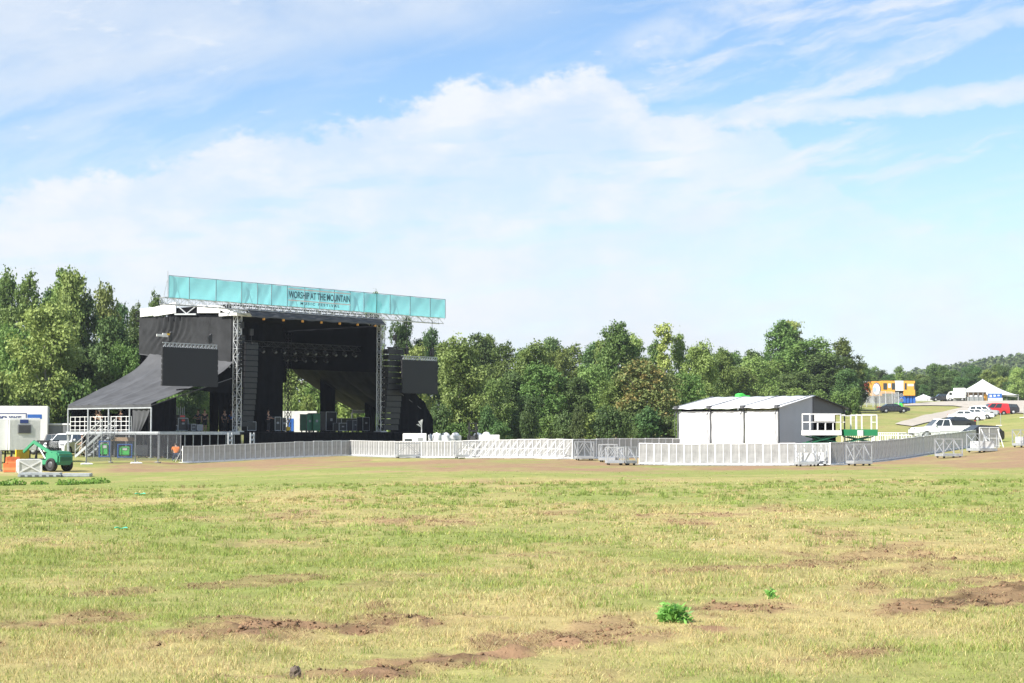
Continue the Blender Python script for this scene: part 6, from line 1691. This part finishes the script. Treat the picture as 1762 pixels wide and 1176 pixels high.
# scaffold fence with scrim before it
pr = None
for k in range(8):
    a, c_ = gp(1458 + k * 11, 322 - k * 1.0), gp(1469 + k * 11, 321 - k * 1.0); L = (c_ - a).length
    if pr is None:
        pr = o = thing('tall_fence', 'grey wire fence panel standing before the orange unit', 'fence', a, 0, 'grey fence panels before the orange unit')
        b = MB(); b.tube((0, 0, 0), (0, 0, 2.9), .06); b.tube((1, 0, 0), (1, 0, 2.9), .06); b.tube((0, 0, 2.9), (1, 0, 2.9), .035); b.build('frame', M['galv'], o); MB().span((.03, -.01, .3), (.97, .01, 2.85)).build('scrim', M['chain'], o)
    else: o = dup(pr)
    o.location = a; o.rotation_euler = (0, 0, math.atan2(c_.y - a.y, c_.x - a.x)); o.scale = (L, 1, 1)
for px, Y, lb in ((1457.5, 272, 'thin dark roadside post left of the black saloon car'), (1507, 284, 'thicker dark roadside post just left of the black saloon car'), (1482, 280, 'thin dark roadside post below the middle of the grey fence')):
    p = gp(px, Y); t = thing('marker_post', lb, 'post', p, 0, 'thin posts on the slope'); b = MB(); b.tube((0, 0, -.1), (0, 0, 2.3), .07, .06, n=7); b.build('shaft', M['dgrey'], t); MB().span((-.09, -.02, 2.0), (.09, .02, 2.25)).build('cap_plate', M['grey'], t)
for px, Y, lb in ((1721, 195, 'thin post with a pale foot on the grass below the red van'), (1761, 215, 'thin post at the right edge of the photo on the upper grass'), (1682, 178, 'thin post with a pale foot on the grass behind the end barrier')):
    p = gp(px, Y); t = thing('marker_post', lb, 'post', p, 0, 'thin posts on the slope'); MB().tube((0, 0, 0.05), (0, 0, 1.5), .03, .03, n=7).build('shaft', M['grey'], t); MB().span((-.5, -.2, 0), (.1, .2, .14)).build('foot', M['concrete'], t, bevel=.04)
# truck and white stall left of the orange unit
p = gp(1487, 352); t = thing('flatbed_truck', 'grey-blue truck with a red load left of the orange unit, behind the fence', 'truck', p, R(6))
MB().span((-2.2, -1.1, .9), (1.3, 1.1, 2.0)).build('body', M['dgrey'], t, bevel=.06); MB().span((.2, -1.0, 2.003), (1.9, 1.0, 4.2)).build('load', M['red'], t, bevel=.2); MB().span((-1.8, -1.0, 2.003), (-.3, 1.0, 2.9)).build('cab', mat('slate_blue', (.10, .16, .22), .5), t, bevel=.08); MB().span((.1, -1.05, 4.203), (2.0, 1.05, 4.35)).build('roof', M['galv'], t)
for x in (-1.5, .9):
    for y in (-.95, .95): wheel(t, (x, y, .48), .48, .3)
p = gp(1463, 336); t = thing('white_stall', 'small pale stall with a hipped top at the left end of the grey fence', 'stall', p, .1)
MB().span((-.7, -.7, .1), (.7, .7, 1.5)).build('counter', M['white'], t, bevel=.03); b = MB()
for x in (-.75, .75):
    for y in (-.75, .75): b.tube((x, y, 0), (x, y, 2.3), .05)
b.build('pole', M['grey'], t); MB().add([(-.9, -.9, 2.2), (.9, -.9, 2.2), (.9, .9, 2.2), (-.9, .9, 2.2), (0, 0, 3.0)], [(0, 1, 4), (1, 2, 4), (2, 3, 4), (3, 0, 4), (3, 2, 1, 0)]).build('top', M['concrete'], t)
p = gp(1441, 330); t = thing('tarpaulin_pile', 'low blue and white tarpaulin bundle on the grass below the big clump of trees', 'tarpaulin', p, .2); MB().ball((0, 0, .2), .7, (1.3, .7, .8), 12, 6).build('bundle', M['blue'], t, smooth=True); MB().ball((-1.1, .1, .2), .6, (1.2, .8, .8), 12, 6).build('bundle', M['cloth_white'], t, smooth=True)
# light tower
p = gp(1545.5, 318); t = thing('light_tower', 'mobile light tower with four white lamp heads on a green base beside the orange unit', 'light tower', p, R(5)); s = 318 / F
MB().prism([(-.8, -.4, .25), (.8, -.4, .25), (.62, -.4, .95), (-.62, -.4, .95)], (0, .9, 0)).build('base', M['lime'], t, bevel=.06)
MB().tube((0, 0, .95), (0, 0, 2.9), .09, .07, n=8).build('mast', M['dgrey'], t)
for x in (-.55, .55):
    for z in (1.45, 2.35):
        l_ = MB().lathe([(.001, .22), (.16, .18), (.33, -.02), (.36, -.06), (.34, -.07)], (0, 0, 0), 16, 'y').build('lamp_head', M['white'], t, loc=(x, -.1, z), smooth=True); MB().lathe([(.001, -.045), (.33, -.045)], (0, 0, 0), 16, 'y').build('lens', M['lamp'], l_)
MB().bar((-.55, .05, 2.35), (.55, .05, 2.35), .08).bar((-.55, .05, 1.45), (.55, .05, 1.45), .08).build('crossbar', M['dgrey'], t)
for y in (-.45, .5): wheel(t, (.1, y, .28), .28, .16, 'grey')
# marquees
def marquee(px, Y, w, apex_py, base_py, label, peaks=1, side=1.9, curve=1.5):
    p = gp(px, Y); s = Y / F; W2 = w * s / 2; top = uz(px, apex_py, Y, p); bot = max(.3, uz(px, base_py, Y, p)); t = thing('marquee', label, 'tent', p, R(8))
    D2 = W2 * .8
    def fn(u, v):
        a = 2 * PI * u; ca, sa = math.cos(a), math.sin(a); k = max(abs(ca), abs(sa)); x, y = ca / k, sa / k
        f = v; z = bot + (top - bot) * (1 - f) ** curve
        return (x * W2 * f, y * D2 * f, z - .12 * abs(math.sin(a * 2)) * f * f)
    MB().grid(fn, 48, 12).build('canopy', M['white_vinyl'], t, smooth=True)
    b = MB()
    for x in (-1, 0, 1):
        for y in (-1, 1): b.tube((x * W2 * .97, y * D2 * .97, 0), (x * W2 * .97, y * D2 * .97, bot + .05), .06)
    b.build('pole', M['grey'], t); MB().tube((0, 0, 0), (0, 0, top + .1), .08).build('king_pole', M['grey'], t)
    return t, W2, D2, bot
mq, W2, D2, bot = marquee(1691, 405, 98, 653, 680, 'large white peaked marquee on the hilltop at the right')
MB().span((-W2 * .95, D2 * .5, .05), (W2 * .95, D2 * .55, bot)).build('rear_wall', M['grey'], mq)
mq2, w2, d2, b2 = marquee(1589, 398, 46, 679, 688, 'small low white marquee left of the white van on the hilltop', curve=1.2)
MB().span((-w2 * .98, -d2 * .98, .0), (w2 * .98, -d2 * .95, b2 + .1)).build('side_wall', M['white_vinyl'], mq2)
p = gp(1740, 402); t = thing('side_awning', 'low white awning at the right foot of the large marquee', 'awning', p, .1); MB().prism([(-1.6, -1.2, 1.0), (1.2, -1.2, .8), (1.2, -1.2, .9), (-1.6, -1.2, 1.7)], (0, 2.2, 0)).build('canopy', M['white_vinyl'], t); b = MB()
for x in (-1.5, 1.1): b.tube((x, -1.1, -.1), (x, -1.1, 1.0), .05)
b.build('pole', M['grey'], t)
p = gp(1646, 385); t = thing('box_van', 'white box van parked left of the large marquee', 'van', p, R(160)); MB().span((-2.0, -1.1, .7), (.6, 1.1, 2.9)).build('box', M['white'], t, bevel=.05); MB().prism([(.62, -1.0, .5), (2.1, -1.0, .5), (2.1, -1.0, 1.25), (1.5, -1.0, 2.1), (.62, -1.0, 2.2)], (0, 2.0, 0)).build('cab', M['white'], t, bevel=.06)
MB().span((.9, -1.02, 1.35), (1.5, -1.003, 1.95)).build('window', M['glass'], t); MB().span((.9, 1.003, 1.35), (1.5, 1.02, 1.95)).build('window', M['glass'], t); MB().poly([(2.11, -.85, 1.3), (2.11, .85, 1.3), (1.57, .85, 2.08), (1.57, -.85, 2.08)]).build('windscreen', M['glass'], t, solid=.01)
for x in (-1.3, 1.3):
    for y in (-.9, .9): wheel(t, (x, y, .4), .4, .25)
p = gp(1680, 384); t = thing('wooden_stall', 'brown boarded stall with pale goods in front of the large marquee', 'stall', p, R(4)); w = 34 * 384 / F; b = MB(); b.span((-w / 2, 0, .0), (w / 2, .15, 2.0)); b.build('board_wall', M['wood'], t); MB().span((-w / 2, -1.0, .05), (w / 2 - .8, -.1, .95)).build('counter', M['grey'], t, bevel=.02); MB().span((w / 2 - .7, -.6, .05), (w / 2 - .1, -.05, 1.6)).build('orange_board', M['amber'], t)
b = MB()
for k in range(5): b.tube((-w / 2 + w * k / 4, -1.1, 0), (-w / 2 + w * k / 4, -1.1, 2.05), .06)
b.build('pole', M['galv'], t); MB().span((-w / 2 - .1, -1.2, 2.06), (w / 2 + .1, .2, 2.14)).build('roof', M['galv'], t)
for k in range(3): MB().span((-w / 2 + .4 + k * 1.1, -.95, .953), (-w / 2 + 1.0 + k * 1.1, -.5, 1.3)).build('goods', M['cloth_white'], t, bevel=.04)
p = gp(1712, 388); t = thing('blue_stall', 'stall with a blue banner right of the wooden stall, below the large marquee', 'stall', p, R(4)); w = 24 * 388 / F; MB().span((-w / 2, 0, .7), (w / 2, .1, 1.7)).build('banner_cloth', M['blue'], t); MB().span((-w / 2, -.5, .0), (w / 2, .4, .68)).build('counter', M['white'], t, bevel=.03); b = MB(); b.tube((-w / 2, .05, 0), (-w / 2, .05, 1.8), .05); b.tube((w / 2, .05, 0), (w / 2, .05, 1.8), .05); b.build('pole', M['grey'], t)
for k in range(3): MB().span((-w / 2 + .3 + k * .9, -.02, .9 + .1 * k), (-w / 2 + .8 + k * .9, -.004, 1.4)).build('white_mark', M['white'], t)
car(gp(1619, 388), R(178), 'dark car between the small marquee and the white box van', 'car_black', 'suv', None, .95)

# ------------------------------------------------------------------ weeds and litter in the field
weed_m = tint_mat('weed_leaf', .5, trans=.4, spec=.3)
def weed(px, py, h, w, n, label, seed):
    q = hit(px, py); rng = np.random.default_rng(seed); q.z = g(q.x, q.y); t = thing('weed', label, 'weed', q, 0, None)
    Vs, Fs, Cs = [], [], []; o = 0
    sub_ = [(rng.uniform(-.3, .3) * w, rng.uniform(-.3, .3) * w, rng.uniform(.55, 1.0), rng.uniform(.25, .5) * w) for _ in range(6)]
    for i in range(n):
        sx, sy, sh, sr = sub_[i % 6]; a = rng.uniform(0, 2 * PI); el_ = rng.uniform(-.2, 1.0); rr_ = sr * rng.uniform(.2, 1)
        c = np.array((sx + math.cos(a) * rr_ * math.cos(el_), sy + math.sin(a) * rr_ * math.cos(el_), max(.01, h * sh * rng.uniform(.1, 1.0)))); ln = rng.uniform(.04, .11); wd = ln * rng.uniform(.25, .45)
        d = np.array((math.cos(a), math.sin(a), rng.uniform(-.8, 1.2))); d /= np.linalg.norm(d); sd = np.cross(d, rng.normal(size=3)); sd /= np.linalg.norm(sd)
        pts = [c - d * ln / 2, c + sd * wd / 2, c + d * ln / 2, c - sd * wd / 2]; Vs += pts; Fs.append((o, o + 1, o + 2, o + 3)); o += 4; Cs += [np.array((.21, .44, .10)) * rng.uniform(.55, 1.3)] * 4
    ob = bpy.data.objects.new('leaves', np_mesh('leaves', np.array(Vs), np.array(Fs), [weed_m], np.array(Cs))); COL.objects.link(ob); ob.parent = t
    b = MB()
    for i in range(9): a = rng.uniform(0, 2 * PI); r_ = rng.uniform(.1, .8) * w / 2; b.tube((0, 0, -.02), (math.cos(a) * r_, math.sin(a) * r_, h * rng.uniform(.4, .8)), .004, .003, n=4)
    b.build('stem', M['green'], t)
weed(1160, 1072, .19, .30, 420, 'bright green leafy weed clump in the foreground grass, left of the brown furrow', 1)
weed(1329, 1034, .13, .12, 60, 'slim upright weed above the brown furrow at right', 3)
for i, (px, h, w) in enumerate(((4, .22, .8), (27, .28, .8), (70, .16, .6), (118, .28, .8), (150, .22, .8), (171, .28, .8))):
    q = gp(px, 74 + (i % 3)); rng = np.random.default_rng(50 + i); t = thing('weed', 'knee-high green weed patch on the field edge below the flat silver plates', 'weed', q, 0, 'weed patches below the silver plates')
    n = 200; a = rng.uniform(0, 2 * PI, n); r_ = np.sqrt(rng.uniform(0, 1, n)) * w / 2; c = np.stack([np.cos(a) * r_ * 1.3, np.sin(a) * r_, rng.uniform(.02, 1, n) * h * (1 - .6 * (r_ / (w / 2)) ** 2)], -1)
    v, f = leaf_quads(rng, c, rng.normal(size=(n, 3)) + (0, 0, .6), rng.uniform(.06, .14, n)); ob = bpy.data.objects.new('leaves', np_mesh('leaves', v, f, [weed_m], np.repeat(np.array((.21, .35, .07)) * rng.uniform(.6, 1.3, (n, 1)), 4, 0))); COL.objects.link(ob); ob.parent = t
    b = MB()
    for k in range(10): b.tube((0, 0, -.03), (rng.uniform(-.4, .4) * w, rng.uniform(-.4, .4) * w, h * .6), .008, .005, n=4)
    b.build('stem', M['green'], t)
def scrap(px, py, L, m, label, nm='litter'):
    q = hit(px, py); t = thing(nm, label, 'litter', (q.x, q.y, q.z + .05), .2); MB().grid(lambda u, v: ((u - .5) * L, (v - .5) * L * .22 + .12 * L * math.sin(u * 5), L * (.05 * math.sin(u * 9) + .05 * math.sin(v * 7 + u * 4))), 10, 5).build('scrap', M[m], t, smooth=True)
M['mint'] = mat('mint_plastic', (.10, .62, .40), .5)
scrap(208, 914, .22, 'mint', 'small mint green scrap lying in the left of the field'); scrap(241, 853, .3, 'mint', 'thin mint green scrap lying at the upper left of the field, farther away')
scrap(1226, 934, .07, 'white', 'tiny white scrap standing in the right middle of the field')
q = hit(508, 1166); t = thing('stone', 'small grey stone at the very bottom of the foreground', 'stone', (q.x, q.y, q.z), .3)
b = MB(); b.ball((0, 0, .03), .045, (1, .8, 1.15), 10, 7); rng_ = random.Random(4); b.v = [(x * rng_.uniform(.85, 1.15), y * rng_.uniform(.85, 1.15), z * rng_.uniform(.9, 1.1)) for x, y, z in b.v]; b.build('rock', mat('stone', (.12, .09, .07), .9, var=.3, scale=20, bump=.5), t)

# ------------------------------------------------------------------ faint summer haze
def build_haze():
    b = MB(); b.span((-1420, -110, -6), (1420, 2250, 130)); m = bpy.data.materials.new('haze'); m.use_nodes = True; t = m.node_tree; t.nodes.clear()
    v = t.nodes.new('ShaderNodeVolumePrincipled'); v.inputs['Color'].default_value = (.80, .88, 1.0, 1); v.inputs['Density'].default_value = HAZE; v.inputs['Anisotropy'].default_value = 0.2
    o = t.nodes.new('ShaderNodeOutputMaterial'); t.links.new(v.outputs[0], o.inputs['Volume'])
    ob = b.build('haze', m); tag(ob, kind='stuff')
HAZE = 0.00013
build_haze()
